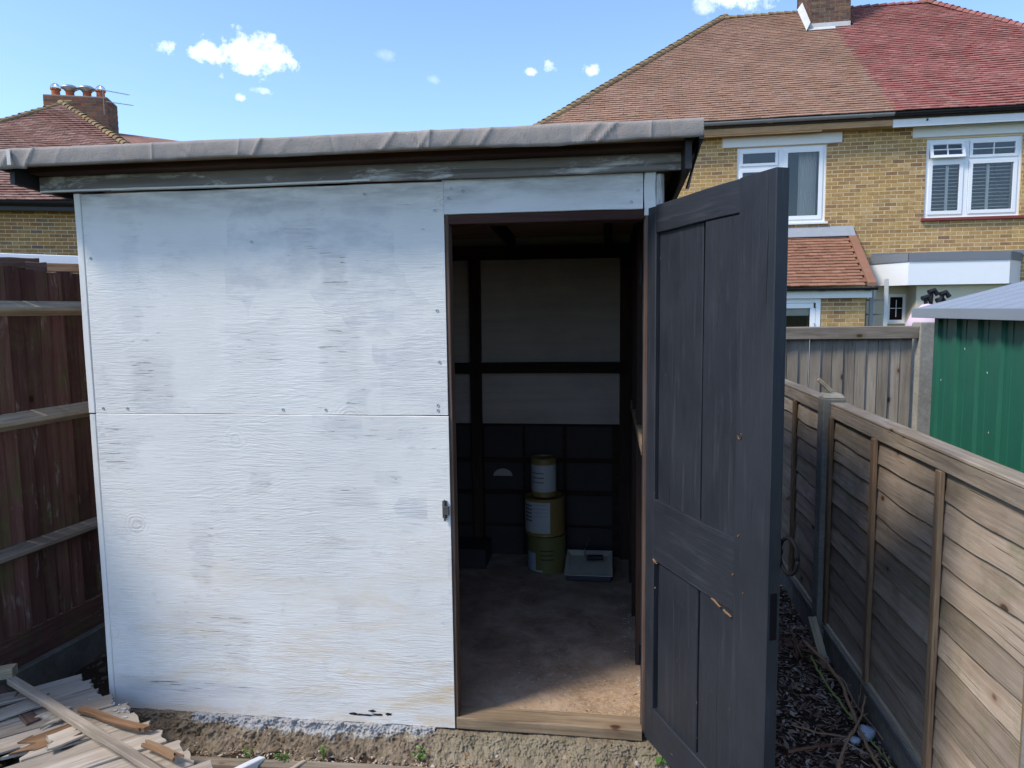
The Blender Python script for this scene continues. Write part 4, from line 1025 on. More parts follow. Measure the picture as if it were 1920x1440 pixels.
# =================================================================== RIGHT HOUSES
HO = Vector((4.9247, 13.0431, 0)); HF = frame_mat(HO, R(-2.7))
def hbox(name, mat, parent, *a, **k): return boxo(name, mat, parent, *a, Mx=HF, **k)
H1 = thing('semi_detached_house', 'yellow brick house with brown tiled roof, bare timber eaves and grey gutter', 'house', HF @ Matrix.Translation((-3, 3, -.25)))
H2 = thing('semi_detached_house', 'yellow brick house with red painted tiled roof, white eaves and black gutter', 'house', HF @ Matrix.Translation((3, 3, -.25)))
W1 = (-2.285, -.545, 3.33, 4.87); W2 = (1.32, 3.03, 3.34, 4.86); PW = .34
def wallpanel(parent, s0, s1, z0, z1, hole, mat):
    a, b_, c_, d_ = hole
    m = MB()
    m.box(s0, a, .004, .25, z0, z1); m.box(b_, s1, .004, .25, z0, z1); m.box(a, b_, .004, .25, z0, c_); m.box(a, b_, .004, .25, d_, z1)
    return m.build('wall', mat, parent, HF)
wallpanel(H1, -6.5, PW, -.3, 5.25, W1, M['mortar']); wallpanel(H2, PW+.001, 6.7, -.3, 5.25, W2, M['mortar'])
wl = MB(); wl.box(-6.5, -6.25, .25, 8.2, -.3, 5.25); wl.box(-6.25, PW, 8.0, 8.2, -.3, 5.25); wl.build('outer_wall', M['brick'], H1, HF)
wl = MB(); wl.box(6.45, 6.7, .25, 8.2, -.3, 5.25); wl.box(PW+.001, 6.45, 8.0, 8.2, -.3, 5.25); wl.build('outer_wall', M['brick'], H2, HF)
n1 = brickwork(H1, HF, -6.5, PW, 2.0, 5.14, .0, M['brick'], [W1, (-2.6, -.26, 4.885, 5.2)], (-3.6, PW, 2.9, 5.2), open1=True)
n2 = brickwork(H2, HF, PW, 6.7, 2.0, 5.14, .0, M['brick'], [W2, (1.05, 3.3, 4.895, 5.2)], (PW, 3.2, 2.5, 5.2), grid0=-6.5, open0=True)
# concrete lintels
hbox('lintel', M['fascia_w'], H1, -2.58, -.265, -.035, .10, 4.885, 5.085, bevel=.004)
hbox('lintel', M['fascia_w'], H2, 1.05, 3.30, -.035, .10, 4.90, 5.105, bevel=.004)
# eaves
hbox('fascia', M['fascia_timber'], H1, -6.8, .598, -.27, -.245, 5.10, 5.27)
hbox('soffit', M['fascia_timber'], H1, -6.8, .598, -.245, .0, 5.235, 5.25)
hbox('fascia', M['fascia_w'], H2, .602, 7.0, -.27, -.245, 5.07, 5.27)
hbox('soffit', M['fascia_w'], H2, .602, 7.0, -.245, .0, 5.16, 5.175)
hbox('tilting_fillet', M['batten_dark'], H1, -6.8, .598, -.30, -.272, 5.22, 5.36)
hbox('tilting_fillet', M['batten_dark'], H2, .602, 7.0, -.30, -.272, 5.22, 5.36)
hbox('packer', M['fascia_timber'], H1, -6.8, -.7, -.245, -.205, 5.075, 5.10)
def gutter(parent, s0, s1, y, z, r, mat, unions=()):
    gm = MB(); n = 8; 
    prof = [(y+r*math.cos(math.pi+math.pi*k/n), z+r*math.sin(math.pi+math.pi*k/n)) for k in range(n+1)]
    prof2 = [(y+(r-.006)*math.cos(2*math.pi-math.pi*k/n), z+(r-.006)*math.sin(2*math.pi-math.pi*k/n)) for k in range(n+1)]
    gm.prism([(s0, a, b_) for a, b_ in prof+prof2], (s1-s0, 0, 0)); gm.build('gutter', mat, parent, HF, smooth=False)
    for u in unions:
        um = MB(); rr_ = r+.008; um.prism([(u, y+rr_*math.cos(math.pi+math.pi*k/n), z+rr_*math.sin(math.pi+math.pi*k/n)) for k in range(n+1)], (.10, 0, 0)); um.build('gutter_joint', mat, parent, HF)
gutter(H1, -6.8, .595, -.335, 5.33, .062, M['grey_pl'], (-1.75, -4.5, .1))
gutter(H2, .605, 7.0, -.335, 5.325, .062, M['black_pl'], (2.9, 1.9))
hbox('gutter_bracket', M['black_pl'], H2, 1.20, 1.225, -.30, -.26, 5.16, 5.2)
# roofs
ez, rz, ey, ry = 5.36, 8.90, -.32, 4.0
RL, RRt = -2.27, 2.57
EL, ER = RL-(ry-ey), RRt+(ry-ey)
Vd = Vector((0, ry-ey, rz-ez)); VL = Vd.length
bnd = lambda v: .62-.13*(v/VL)*4.3*.9
def backp(parent, pts, mat=M['batten_dark']): MB().poly(pts).build('roof_underlay', mat, parent, HF)
backp(H1, [(EL, ey, ez), (bnd(0), ey, ez), (bnd(VL), ry, rz), (RL, ry, rz)])
backp(H2, [(bnd(0)+.001, ey, ez), (ER, ey, ez), (RRt, ry, rz), (bnd(VL)+.001, ry, rz)])
ytop = 2*ry-ey
MB().poly([(EL, ey, ez), (RL, ry, rz), (EL, ytop, ez)]).poly([(EL, ytop, ez), (RL, ry, rz), (0.1, ry, rz), (.1, ytop, ez)]).build('rear_roof', M['tile_brown'], H1, HF)
MB().poly([(ER, ey, ez), (ER, ytop, ez), (RRt, ry, rz)]).poly([(.101, ytop, ez), (.101, ry, rz), (RRt, ry, rz), (ER, ytop, ez)]).build('rear_roof', M['tile_red'], H2, HF)
slope = (ry-ey)/VL
CHS = (-.31, .60); CHY = (3.12, 4.75)
def in1(u, v):
    s_ = EL+u; return s_ > EL+v*slope-.03 and s_ < bnd(v) and v < VL-.03 and not (CHS[0]-.05 < s_ < CHS[1] and v*slope+ey > CHY[0]-.02)
def in2(u, v):
    s_ = EL+u; return s_ >= bnd(v) and s_ < ER-v*slope+.03 and v < VL-.03 and not (CHS[0] < s_ < CHS[1]+.03 and v*slope+ey > CHY[0]-.02)
umx = ER-EL
tiling(H1, HF, (EL, ey, ez), (1, 0, 0), Vd, in1, umx, VL, M['tile_brown'], lambda u, v: -2.9 < EL+u < .7 and v < 1.6)
tiling(H2, HF, (EL, ey, ez), (1, 0, 0), Vd, in2, umx, VL, M['tile_red'], lambda u, v: .5 < EL+u < 3.2 and v < 1.9, sag=.012)
hip_tiles(H1, HF, (EL, ey, ez+.02), (RL, ry, rz+.04), M['tile_hip'], r=.13)
hip_tiles(H1, HF, (RL, ry, rz+.02), (CHS[0]-.02, ry, rz+.02), M['tile_hip'], 'ridge_tile', r=.11, step=.19)
hip_tiles(H2, HF, (ER, ey, ez+.02), (RRt, ry, rz+.04), M['tile_red'], r=.12)
hip_tiles(H2, HF, (RRt, ry, rz+.02), (CHS[1]+.02, ry, rz+.02), M['tile_red'], 'ridge_tile', r=.11, step=.19)
# chimney
def chimney(parent, frame, s0, s1, y0, y1, z0, z1, bm_, corbel=True):
    ch = MB().box(s0+.006, s1-.006, y0+.006, y1-.006, z0, z1-.01).build('chimney', M['mortar_d'], parent, frame)
    F2 = frame @ Matrix.Translation((s0, y0, 0))
    W[ch.name] = frame.copy()
    brickwork(ch, F2, 0, s1-s0, z0, z1, 0, bm_)
    FL = frame @ Matrix.Translation((s0, y1, 0)) @ Matrix.Rotation(R(-90), 4, 'Z')
    brickwork(ch, FL, 0, y1-y0, z0, z1, 0, bm_)
    FR = frame @ Matrix.Translation((s1, y0, 0)) @ Matrix.Rotation(R(90), 4, 'Z')
    brickwork(ch, FR, 0, y1-y0, z0, z1, 0, bm_)
    if corbel:
        MB().box(s0+.0, s1-.0, y0, y1, z1-.02, z1+.025).build('flaunching', M['mortar_d'], ch, frame, bevel=.01)
    return ch
chimney(H1, HF, CHS[0], CHS[1], CHY[0], CHY[1], 7.9, 10.3, M['brick_ch'])
MB().box(CHS[0]-.05, CHS[1]-.35, CHY[0]-.16, CHY[0]-.012, 0, .006).build('flashing', M['lead_w'], H1, HF @ Matrix.Translation((0, 0, 8.20)) @ Matrix.Translation((0, CHY[0], 0)) @ Matrix.Rotation(math.atan2(rz-ez, ry-ey), 4, 'X') @ Matrix.Translation((0, -CHY[0], .02)))
fz = lambda y_: ez+(y_-ey)*(rz-ez)/(ry-ey)
MB().prism([(CHS[0]-.10, CHY[0]-.16, fz(CHY[0]-.16)+.05), (CHS[0]-.015, CHY[0]-.14, fz(CHY[0])+.10), (CHS[0]-.015, ry, rz+.22), (CHS[0]-.13, ry, rz+.06)], (.003, 0, .02)).build('flashing', M['lead_w'], H1, HF)
MB().prism([(CHS[0]-.02, CHY[0]-.02, fz(CHY[0])+.02), (CHS[1]+.0, CHY[0]-.02, fz(CHY[0])+.02), (CHS[1]+.0, CHY[0]-.012, fz(CHY[0])+.13), (CHS[0]-.02, CHY[0]-.012, fz(CHY[0])+.13)], (0, .006, 0)).build('flashing', M['lead_w'], H1, HF)

def window(parent, frame, s0, s1, z0, z1, splits, y=.07, fw=.065, glaz=True):
    """splits: list of panes (a,b,c,d) in fractions"""
    w = MB(); d0, d1 = y, y+.06
    w.box(s0, s1, d0, d1, z0, z0+fw); w.box(s0, s1, d0, d1, z1-fw, z1); w.box(s0, s0+fw, d0, d1, z0+fw, z1-fw); w.box(s1-fw, s1, d0, d1, z0+fw, z1-fw)
    return w, d0, d1
def room(parent, s0, s1, z0, z1, y0=.262, dep=2.0, frame=HF):
    m = MB(); a, b_, c_, d_ = s0-.5, s1+.5, z0-.6, z1+.25
    m.poly([(a, y0+dep, c_), (b_, y0+dep, c_), (b_, y0+dep, d_), (a, y0+dep, d_)]).poly([(a, y0, c_), (b_, y0, c_), (b_, y0+dep, c_), (a, y0+dep, c_)]).poly([(a, y0, d_), (a, y0+dep, d_), (b_, y0+dep, d_), (b_, y0, d_)]).poly([(a, y0, c_), (a, y0+dep, c_), (a, y0+dep, d_), (a, y0, d_)]).poly([(b_, y0, c_), (b_, y0, d_), (b_, y0+dep, d_), (b_, y0+dep, c_)])
    m.build('room_interior', M['room'], parent, frame)
def framebars(wf, bars, y0, y1):
    for (a, b_, c_, d_) in bars: wf.box(a, b_, y0, y1, c_, d_)
# window 1: left top-light + casement left, tall casement right
s0, s1, z0, z1 = W1
room(H1, s0, s1, z0, z1); room(H2, *W2)
wo = MB(); d0, d1 = .03, .10; fw = .07
framebars(wo, [(s0, s1, z0, z0+fw), (s0, s1, z1-fw, z1), (s0, s0+fw, z0+fw, z1-fw), (s1-fw, s1, z0+fw, z1-fw), (-1.47, -1.36, z0+fw, z1-fw), (s0+fw, -1.47, 4.42, 4.50)], d0, d1)
w1 = wo.build('window', M['upvc'], H1, HF, bevel=.004)
def sash(parent, a, b_, c_, d_, y0=.012, fw=.055, tilt=0, bars=()):
    m = MB(); framebars(m, [(a, b_, c_, c_+fw), (a, b_, d_-fw, d_), (a, a+fw, c_+fw, d_-fw), (b_-fw, b_, c_+fw, d_-fw)] + list(bars), y0, y0+.045)
    Mx = HF
    if tilt: Mx = HF @ Matrix.Translation((0, y0, d_)) @ Matrix.Rotation(-tilt, 4, 'X') @ Matrix.Translation((0, -y0, -d_))
    o = m.build('sash', M['upvc'], parent, Mx, bevel=.003)
    MB().box(a+fw-.004, b_-fw+.004, y0+.02, y0+.026, c_+fw-.004, d_-fw+.004).build('pane', M['glass'], parent, Mx)
sash(w1, s0+.06, -1.475, 4.50, z1-.06); sash(w1, s0+.06, -1.475, z0+.06, 4.43); sash(w1, -1.36, s1-.06, z0+.06, z1-.06, fw=.075)
hbox('sill', M['upvc'], w1, s0-.04, s1+.05, -.06, .03, z0-.045, z0-.004, bevel=.004)
cu = MB(); cn = 60
for i in range(cn+1):
    x = -1.02+.36*i/cn; yy = .33+.022*math.sin(i*.95); cu.v += [Vector((x, yy, z0-.1)), Vector((x*.98-.012, yy, z1+.1))]
for i in range(cn): a = 2*i; cu.f.append((a, a+2, a+3, a+1))
cu.build('curtain', M['curtain'], w1, HF, smooth=True)
# window 2
s0, s1, z0, z1 = W2
wo = MB(); mx_ = 2.06
framebars(wo, [(s0, s1, z0, z0+fw), (s0, s1, z1-fw, z1), (s0, s0+fw, z0+fw, z1-fw), (s1-fw, s1, z0+fw, z1-fw), (mx_-.045, mx_+.045, z0+fw, z1-fw), (s0+fw, mx_-.045, 4.42, 4.49), (mx_+.045, s1-fw, 4.42, 4.49)], d0, d1)
w2 = wo.build('window', M['upvc'], H2, HF, bevel=.004)
for a, b_ in ((s0+.06, mx_-.05), (mx_+.05, s1-.06)):
    sash(w2, a, b_, z0+.06, 4.43, fw=.07)
    m_ = (a+b_)/2; zc = (4.485+z1-.06)/2
    sash(w2, a, b_, 4.475, z1-.055, fw=.055, tilt=R(17) if a < 2 else 0, bars=[(m_-.008, m_+.008, 4.53, z1-.11), (a+.055, m_-.008, zc-.008, zc+.008), (m_+.008, b_-.055, zc-.008, zc+.008)])
hbox('sill', M['red_sill'], w2, s0-.06, s1+.10, -.07, .03, z0-.065, z0-.012, bevel=.004)
# plantation shutters
sl = mesh('shutter_slat', boxv(-.5, .5, -.030, .030, -.005, .005), BOXF, M['shutter'])
for a, b_ in ((s0+.10, s0+.42), (s0+.47, mx_-.08), (mx_+.09, mx_+.42), (mx_+.47, s1-.11)):
    fr_ = MB(); framebars(fr_, [(a-.025, a, z0+.06, 4.44), (b_, b_+.025, z0+.06, 4.44), (a, b_, 4.40, 4.44), (a, b_, z0+.06, z0+.10)], .14, .17); fr_.build('shutter_frame', M['shutter'], w2, HF)
    z = z0+.13
    while z < 4.39:
        link('shutter_slat', sl, w2, HF @ Matrix.Translation(((a+b_)/2, .155, z)) @ Matrix.Rotation(R(12), 4, 'X') @ Matrix.Diagonal((b_-a, 1, 1, 1))); z += .070
hbox('curtain_rail', M['curtain'], w2, s0, s1, .3, .33, 4.5, 4.53)
# lead soaker and lean-to extension of the left house
LE = thing('lean_to_extension', 'small brick lean-to with orange tiled roof and white door below the window', 'extension', HF @ Matrix.Translation((-2, -.7, -.25)))
ly, lz, ty_, tz = -1.5, 1.985, .0, 3.06
MB().poly([(-4.4, ly, lz), (.06, ly, lz), (.03, ty_, tz), (-4.4, ty_, tz)]).build('roof_underlay', M['batten_dark'], LE, HF)
Vl = Vector((0, ty_-ly, tz-lz)); VLl = Vl.length
tiling(LE, HF, (-4.4, ly, lz), (1, 0, 0), Vl, lambda u, v: -4.4+u < -.06 and v < VLl-.1, 4.5, VLl, M['tile_orange'], lambda u, v: -4.4+u > -1.75, tw=.165, gauge=.105, umin=.05, sag=.006)
MB().prism([(-4.4, -.012, 3.19), (.0, -.012, 3.19), (.02, -.165, tz-.075), (-4.4, -.165, tz-.075)], (0, 0, .012)).build('lead_flashing', M['lead'], LE, HF @ Matrix.Translation((0, 0, .03)))
hbox('fascia', M['fascia_w'], LE, -4.4, .0, -1.44, -1.42, 1.765, 1.93)
gutter(LE, -4.4, .07, -1.53, 1.95, .05, M['black_pl'], (-.95, -.15))
hbox('wall', M['mortar'], LE, -.865, -.085, -1.344, -1.15, -.3, 1.90)
MB().box(-.27, -.085, -1.15, -.01, -.3, 1.95).build('side_wall', M['brick'], LE, HF)
hbox('wall', M['mortar'], LE, -4.3, -1.9, -1.344, -1.15, -.3, 1.90)
brickwork(LE, HF, -.865, -.085, .40, 1.76, -1.35, M['brick'], singles=(-1, 0, .9, 2))
dr = MB(); framebars(dr, [(-1.89, -.875, 1.68, 1.765), (-.96, -.875, -.25, 1.68), (-1.89, -1.81, -.25, 1.68), (-1.81, -1.0, 1.58, 1.675), (-1.06, -.965, -.25, 1.58), (-1.81, -1.72, -.25, 1.58)], -1.36, -1.30)
dro = dr.build('door', M['upvc'], LE, HF, bevel=.004)
MB().box(-1.725, -1.055, -1.335, -1.33, -.2, 1.585).build('pane', M['glass'], dro, HF)
MB().tube([(-.99, -1.36, 1.30), (-.99, -1.40, 1.30), (-.99, -1.40, 1.22)], .008, 6).build('handle', M['steel'], dro, HF)
hbox('blind', M['blind'], LE, -1.72, -1.06, -1.28, -1.275, 1.44, 1.6)
MB().poly([(-1.9, -.3, -.25), (-.9, -.3, -.25), (-.9, -.3, 1.9), (-1.9, -.3, 1.9)]).poly([(-1.9, -1.2, -.25), (-.9, -1.2, -.25), (-.9, -.3, -.25), (-1.9, -.3, -.25)]).build('room_interior', M['room'], LE, HF)
MB().prism([(-.10, ly-.02, lz-.01), (.05, ly-.02, lz-.01), (.05, ly-.02, lz+.058), (-.10, ly-.02, lz+.058)], (-.01, 1.5, tz-lz)).build('verge', M['tile_orange'], LE, HF)
# bay extension of the right house
BX = thing('bay_extension', 'flat roofed cream bay with white fascia and grey roof edge', 'extension', HF @ Matrix.Translation((1.8, -.4, -.25)))
out = [(.36, 0.0), (.84, -.72), (2.61, -.72), (3.12, 0.0)]
def band(name, mat, z0, z1, offo, t=.03):
    for (a, b_) in zip(out[:-1], out[1:]):
        A = Vector((a[0], a[1], 0)); B = Vector((b_[0], b_[1], 0)); d = (B-A).normalized(); nn = Vector((d.y, -d.x, 0))
        A2 = A+nn*offo; B2 = B+nn*offo
        MB().prism([(A2.x, A2.y, z0), (B2.x, B2.y, z0), (B2.x-nn.x*t, B2.y-nn.y*t, z0), (A2.x-nn.x*t, A2.y-nn.y*t, z0)], (0, 0, z1-z0)).build(name, mat, BX, HF)
band('fascia', M['upvc'], 2.0, 2.455, 0); band('roof_edge', M['grey_roof'], 2.45, 2.605, .02, .06)
MB().prism([(.37, -.0, 2.50), (.85, -.70, 2.50), (2.60, -.70, 2.50), (3.11, -.0, 2.50)], (0, 0, .06)).build('flat_roof', M['grey_roof'], BX, HF)
MB().prism([(.37, -.012, 2.56), (.37, -.012, 2.66), (3.3, -.012, 2.66), (3.3, -.012, 2.56)], (0, -.02, 0)).build('flashing', M['grey_roof'], BX, HF)
MB().prism([(.38, -.001, 2.003), (.85, -.69, 2.003), (2.60, -.69, 2.003), (3.1, -.001, 2.003)], (0, 0, .012)).build('soffit', M['upvc'], BX, HF)
cw = MB(); cw.box(.05, .70, -.03, -.008, -.3, 2.0); cw.box(1.04, 1.06, -.03, -.008, -.3, 2.0); cw.box(.70, 1.04, -.03, -.008, -.3, 1.27); cw.box(.70, 1.04, -.03, -.008, 1.84, 2.0); cw.box(1.06, 3.0, -.55, -.008, -.3, 2.0)
cw.build('rendered_wall', M['cream'], BX, HF)
sw = MB(); framebars(sw, [(.70, 1.04, 1.27, 1.32), (.70, 1.04, 1.78, 1.84), (.70, .75, 1.32, 1.78), (.99, 1.04, 1.32, 1.78), (.866, .876, 1.38, 1.72), (.76, .98, 1.55, 1.56)], -.022, .0)
swo = sw.build('window', M['upvc'], BX, HF)
MB().box(.75, .99, -.006, -.004, 1.32, 1.78).build('pane', M['iron'], swo, HF)
hbox('sill', M['upvc'], swo, .66, 1.04, -.09, -.03, 1.245, 1.268)
hbox('downpipe', M['black_pl'], LE, .06, .12, -.09, -.035, 1.0, 1.97)
# ladder leaning against the wall
LD = thing('ladder', 'grey aluminium extension ladder standing between the lean-to and the bay', 'ladder', HF @ Matrix.Translation((.2, -1.3, -.25)))
for (s_, y_, zt, mt) in ((.30, -1.25, 2.11, 'alu'), (.16, -.95, 2.04, 'alu'), (.06, -1.2, 1.95, 'alu_d'), (-.02, -1.05, 1.93, 'alu_d')):
    MB().box(s_-.035, s_+.035, y_-.02, y_+.02, -.25, zt).build('stile', M[mt], LD, HF, bevel=.004)
for k in range(8):
    z = .1+.27*k; MB().tube([(.30, -1.25, z), (.16, -.95, z)], .014, 8).build('rung', M['alu'], LD, HF)
    MB().tube([(.06, -1.2, z), (-.02, -1.05, z)], .014, 8).build('rung', M['alu_d'], LD, HF)

# =================================================================== LEFT HOUSE
LO = Vector((-11.398, 10.882, 0)); LFm = frame_mat(LO, R(20))
H3 = thing('neighbour_house', 'brown brick house with mottled hipped roof and clustered chimney on the left', 'house', LFm @ Matrix.Translation((0, 4, -.25)))
def lbox(name, mat, *a, **k): return boxo(name, mat, H3, *a, Mx=LFm, **k)
lbox('wall', M['mortar'], -5.2, 4.6, .006, .25, -.3, 3.9)
lbox('outer_wall', M['brick_l'], -5.2, -5.0, .25, 9, -.3, 3.9); lbox('outer_wall', M['brick_l'], 4.4, 4.6, .25, 9, -.3, 3.9)
brickwork(H3, LFm, -4.9, 4.5, 1.6, 3.76, 0, M['brick_l'], singles=(-1.3, 1.6, 2.3, 3.8))
lbox('fascia', M['black_pl'], -5.3, 4.8, -.26, -.24, 3.70, 3.86); lbox('soffit', M['black_pl'], -5.3, 4.8, -.24, 0, 3.76, 3.775)
lbox('tilting_fillet', M['batten_dark'], -5.2, 4.7, -.30, -.262, 3.78, 3.905)
HFs = HF; HF = LFm; gutter(H3, -5.4, 4.9, -.32, 3.86, .065, M['black_pl']); HF = HFs
e0, e1, eyy, ap, apy, apz = -4.65, 3.45, -.30, -.62, 3.8, 6.80
lez = 3.90; Vd3 = Vector((0, apy-eyy, apz-lez)); V3 = Vd3.length
MB().poly([(e0, eyy, lez), (e1, eyy, lez), (ap, apy, apz)]).build('roof_underlay', M['batten_dark'], H3, LFm)
def in3(u, v):
    f = v/V3; s_ = e0+u; return e0+(ap-e0)*f+.02 < s_ < e1+(ap-e1)*f-.02
tiling(H3, LFm, (e0, eyy, lez), (1, 0, 0), Vd3, in3, e1-e0, V3, M['tile_left'], lambda u, v: -1.1 < e0+u < 1.4 and v < 1.5, sag=.02)
MB().poly([(e0, eyy, lez), (ap, apy, apz), (ap, 9, apz), (e0, 9, lez)]).poly([(e1, eyy, lez), (e1, 9, lez), (ap, 9, apz), (ap, apy, apz)]).build('rear_roof', M['tile_left'], H3, LFm)
hip_tiles(H3, LFm, (e0, eyy, lez+.02), (ap, apy, apz+.03), M['tile_hip'], r=.12)
hip_tiles(H3, LFm, (e1, eyy, lez+.02), (ap, apy, apz+.03), M['tile_hip'], r=.12)
# lower wing running back to the right
MB().poly([(1.0, 3.2, 5.1), (4.2, 3.2, 4.9), (3.0, 5.2, 6.18), (-.3, 5.2, 6.50)]).build('wing_roof', M['tile_left'], H3, LFm)
CH = chimney(H3, LFm, -1.50, .02, 5.0, 5.9, 5.4, 7.30, M['brick_chr'])
for k, (s_, kind) in enumerate(((-1.29, 0), (-.95, 1), (-.54, 1), (-.21, 0))):
    pz = 7.30; pr = [(.11, 0), (.12, .06), (.10, .08), (.095, .20), (.115, .22), (.115, .26), (.09, .26), (.085, .1)]
    pot = MB().lathe([(a*1.05, b_) for a, b_ in pr], 14, (s_, 5.3, pz)).build('chimney_pot', M['terracotta'], CH, LFm, smooth=False)
    if kind: MB().lathe([(.0, .36), (.12, .35), (.21, .30), (.22, .27), (.14, .23), (.12, .20)], 16, (s_, 5.3, pz)).build('cowl', M['steel'], CH, LFm, smooth=True)
    else:
        cg = MB()
        for q in range(5):
            a = math.pi*q/5; cg.tube([(s_+.13*math.cos(a)*math.cos(t), 5.3+.13*math.sin(a)*math.cos(t), pz+.22+.17*math.sin(t)) for t in [math.pi*j_/8 for j_ in range(9)]], .005, 4)
        cg.build('wire_guard', M['steel'], CH, LFm)
AE = thing('tv_aerial', 'thin television aerial fixed to the left chimney', 'aerial', LFm @ Matrix.Translation((.28, 5.0, 7.0)))
MB().tube([(-.05, 4.94, 6.85), (-.05, 4.94, 7.5)], .012, 6).build('mast', M['alu_d'], AE, LFm)
for (a, b_) in (((-.05, 4.94, 7.48), (.70, 4.5, 7.27)), ((.02, 4.9, 7.18), (.78, 4.46, 7.0))):
    MB().tube([a, b_], .009, 6).build('boom', M['alu_d'], AE, LFm)
    A, B = Vector(a), Vector(b_)
    for q in range(1, 9):
        p = A.lerp(B, q/9); MB().tube([p+Vector((0, .09, .0)), p-Vector((0, .09, 0))], .004, 4).build('element', M['alu_d'], AE, LFm)

# =================================================================== DEBRIS, LOWER LEFT
DP = thing('broken_boarding', 'broken grey weathered board panel lying on the ground at the shed corner', 'boards', (-2.1, -.5, -.1))
pa, pb = Vector((-2.36, .045, .015)), Vector((-1.38, -.50, -.02)); ed = (pb-pa).normalized()
bdv = Vector((-.74, -.67, -.02)).normalized(); upn = ed.cross(bdv).normalized()
if upn.z < 0: upn = -upn
nb_ = 11; Lp = (pb-pa).length
for i in range(nb_+4):
    w_ = Lp/nb_; st = pa+ed*(w_*(i+.5)); stag = .0+random.uniform(-.018, .02)
    st = st - bdv*stag + upn*(.006*(i % 2)+random.uniform(-.004, .004))
    ln_ = 1.3
    if i in (2, 5, 7): ln_ = .42+.1*random.random()
    board('board', M['broken'], DP, st, st+bdv*ln_+upn*random.uniform(-.01, .02), w_*.95, .012, ed, seg=14, nw=6, rag=(.018, .12 if ln_ < 1 else .05), wob=.002, bev=.002, warp=.003)
    if ln_ < 1:
        board('torn_board', M['fresh'], DP, st+bdv*(ln_-.05)-upn*.010, st+bdv*1.3-upn*.012, w_*.9, .008, ed, seg=10, nw=6, rag=(.10, .05), wob=.003, bev=.001)
for q in (.25, .85):
    a = pa+bdv*q-upn*.022; board('panel_batten', M['broken'], DP, a+ed*.05, a+ed*(Lp+.3), .04, .028, bdv, seg=8)
for k in range(11):
    q = pa+ed*random.uniform(.15, 1.15)+bdv*random.uniform(.15, .75)+upn*(.016+.008*(k % 3)); l_ = random.uniform(.14, .42); d_ = (bdv+ed*random.uniform(-.10, .14)).normalized()
    board('loose_board' if k % 3 else 'torn_board', M['broken'] if k % 3 else M['fresh'], DP, q, q+d_*l_, random.uniform(.04, .11), .009, ed, seg=8, nw=5, rag=(.07, .09), wob=.003, bev=.001, warp=.004)
# support lumps under the panel
struct_pts = [(random.uniform(-2.6, -1.5), random.uniform(-.7, .1), -.2+random.uniform(0, .06), random.uniform(.03, .06)) for _ in range(120)]
# white paint spots on the panel
ps = MB()
for _ in range(26):
    c_ = pa+ed*random.gauss(.45, .07)+bdv*abs(random.gauss(.05, .06))+upn*.0145; r_ = random.uniform(.003, .014)
    ps.poly([c_+(ed*math.cos(t)*random.uniform(.5, 1.2)+bdv*math.sin(t)*random.uniform(.4, 1))*r_ for t in [2*math.pi*j_/9 for j_ in range(9)]])
stuff(ps.build('paint_splash', M['wpaint'], DP))
stray('batten', 'long pale grey batten lying diagonally over the broken panel', 'batten', (-2.52, -.13, .075), (-1.50, -.62, .045), .036, .026, M['grey_wood'], side=(.4, .9, 0), seg=14, rag=(.006, .02))
stray('broken_stick', 'short splintered orange brown stick lying on the broken panel', 'stick', (-2.12, -.245, .035), (-1.74, -.352, .035), .030, .018, M['fresh'], side=(.3, .9, .1), seg=10, nw=4, rag=(.02, .04), wob=.004)
stray('wood_splinter', 'splintered orange brown piece near the end of the long batten', 'splinter', (-1.72, -.42, .03), (-1.52, -.50, .03), .035, .012, M['fresh'], side=(.3, .9, .1), seg=6, nw=4, rag=(.03, .05))
stray('wood_block', 'pale sawn timber end at the left edge beside the fence base', 'timber', (-3.0, -.15, .03), (-2.62, .0, .045), .06, .045, M['pale_wood'], side=(0, 1, 0), seg=6)
stray('torn_timber', 'torn orange end of a timber poking in at the left edge', 'timber', (-2.9, -.4, .17), (-2.58, -.12, .17), .04, .03, M['fresh'], side=(0, 0, 1), seg=6, nw=4, rag=(0, .05))
stray('grey_plank', 'grey plank end under the batten at the lower left', 'plank', (-2.9, -.5, .03), (-2.42, -.16, .035), .09, .014, M['broken'], side=(.6, -.8, 0), seg=8, nw=5, rag=(0, .05))
stray('grey_plank', 'dark narrow plank tucked beneath the long batten near the left edge', 'plank', (-2.62, -.10, .02), (-2.25, -.33, .02), .05, .012, M['jamb'], side=(.5, .8, 0), seg=6)
stray('painted_offcut', 'white topped timber offcut standing in the rubble below the plywood', 'timber', (-1.37, -.20, -.16), (-1.43, -.50, -.075), .034, .03, M['plasticwhite'], side=(1, 0, 0), seg=5)
stray('small_offcut', 'small pale wood splinter by the kerb edging', 'splinter', (-1.19, -.20, -.150), (-1.22, -.27, -.145), .018, .012, M['pale_wood'], side=(1, 0, 0), seg=3)
# edging strip along the bottom of the picture
ke = board('kerb_edging', M['grey_wood'], None, (-1.75, -.235, -.176), (-.42, -.195, -.176), .045, .05, (0, 1, 0), seg=20, wob=.004); struct(ke)

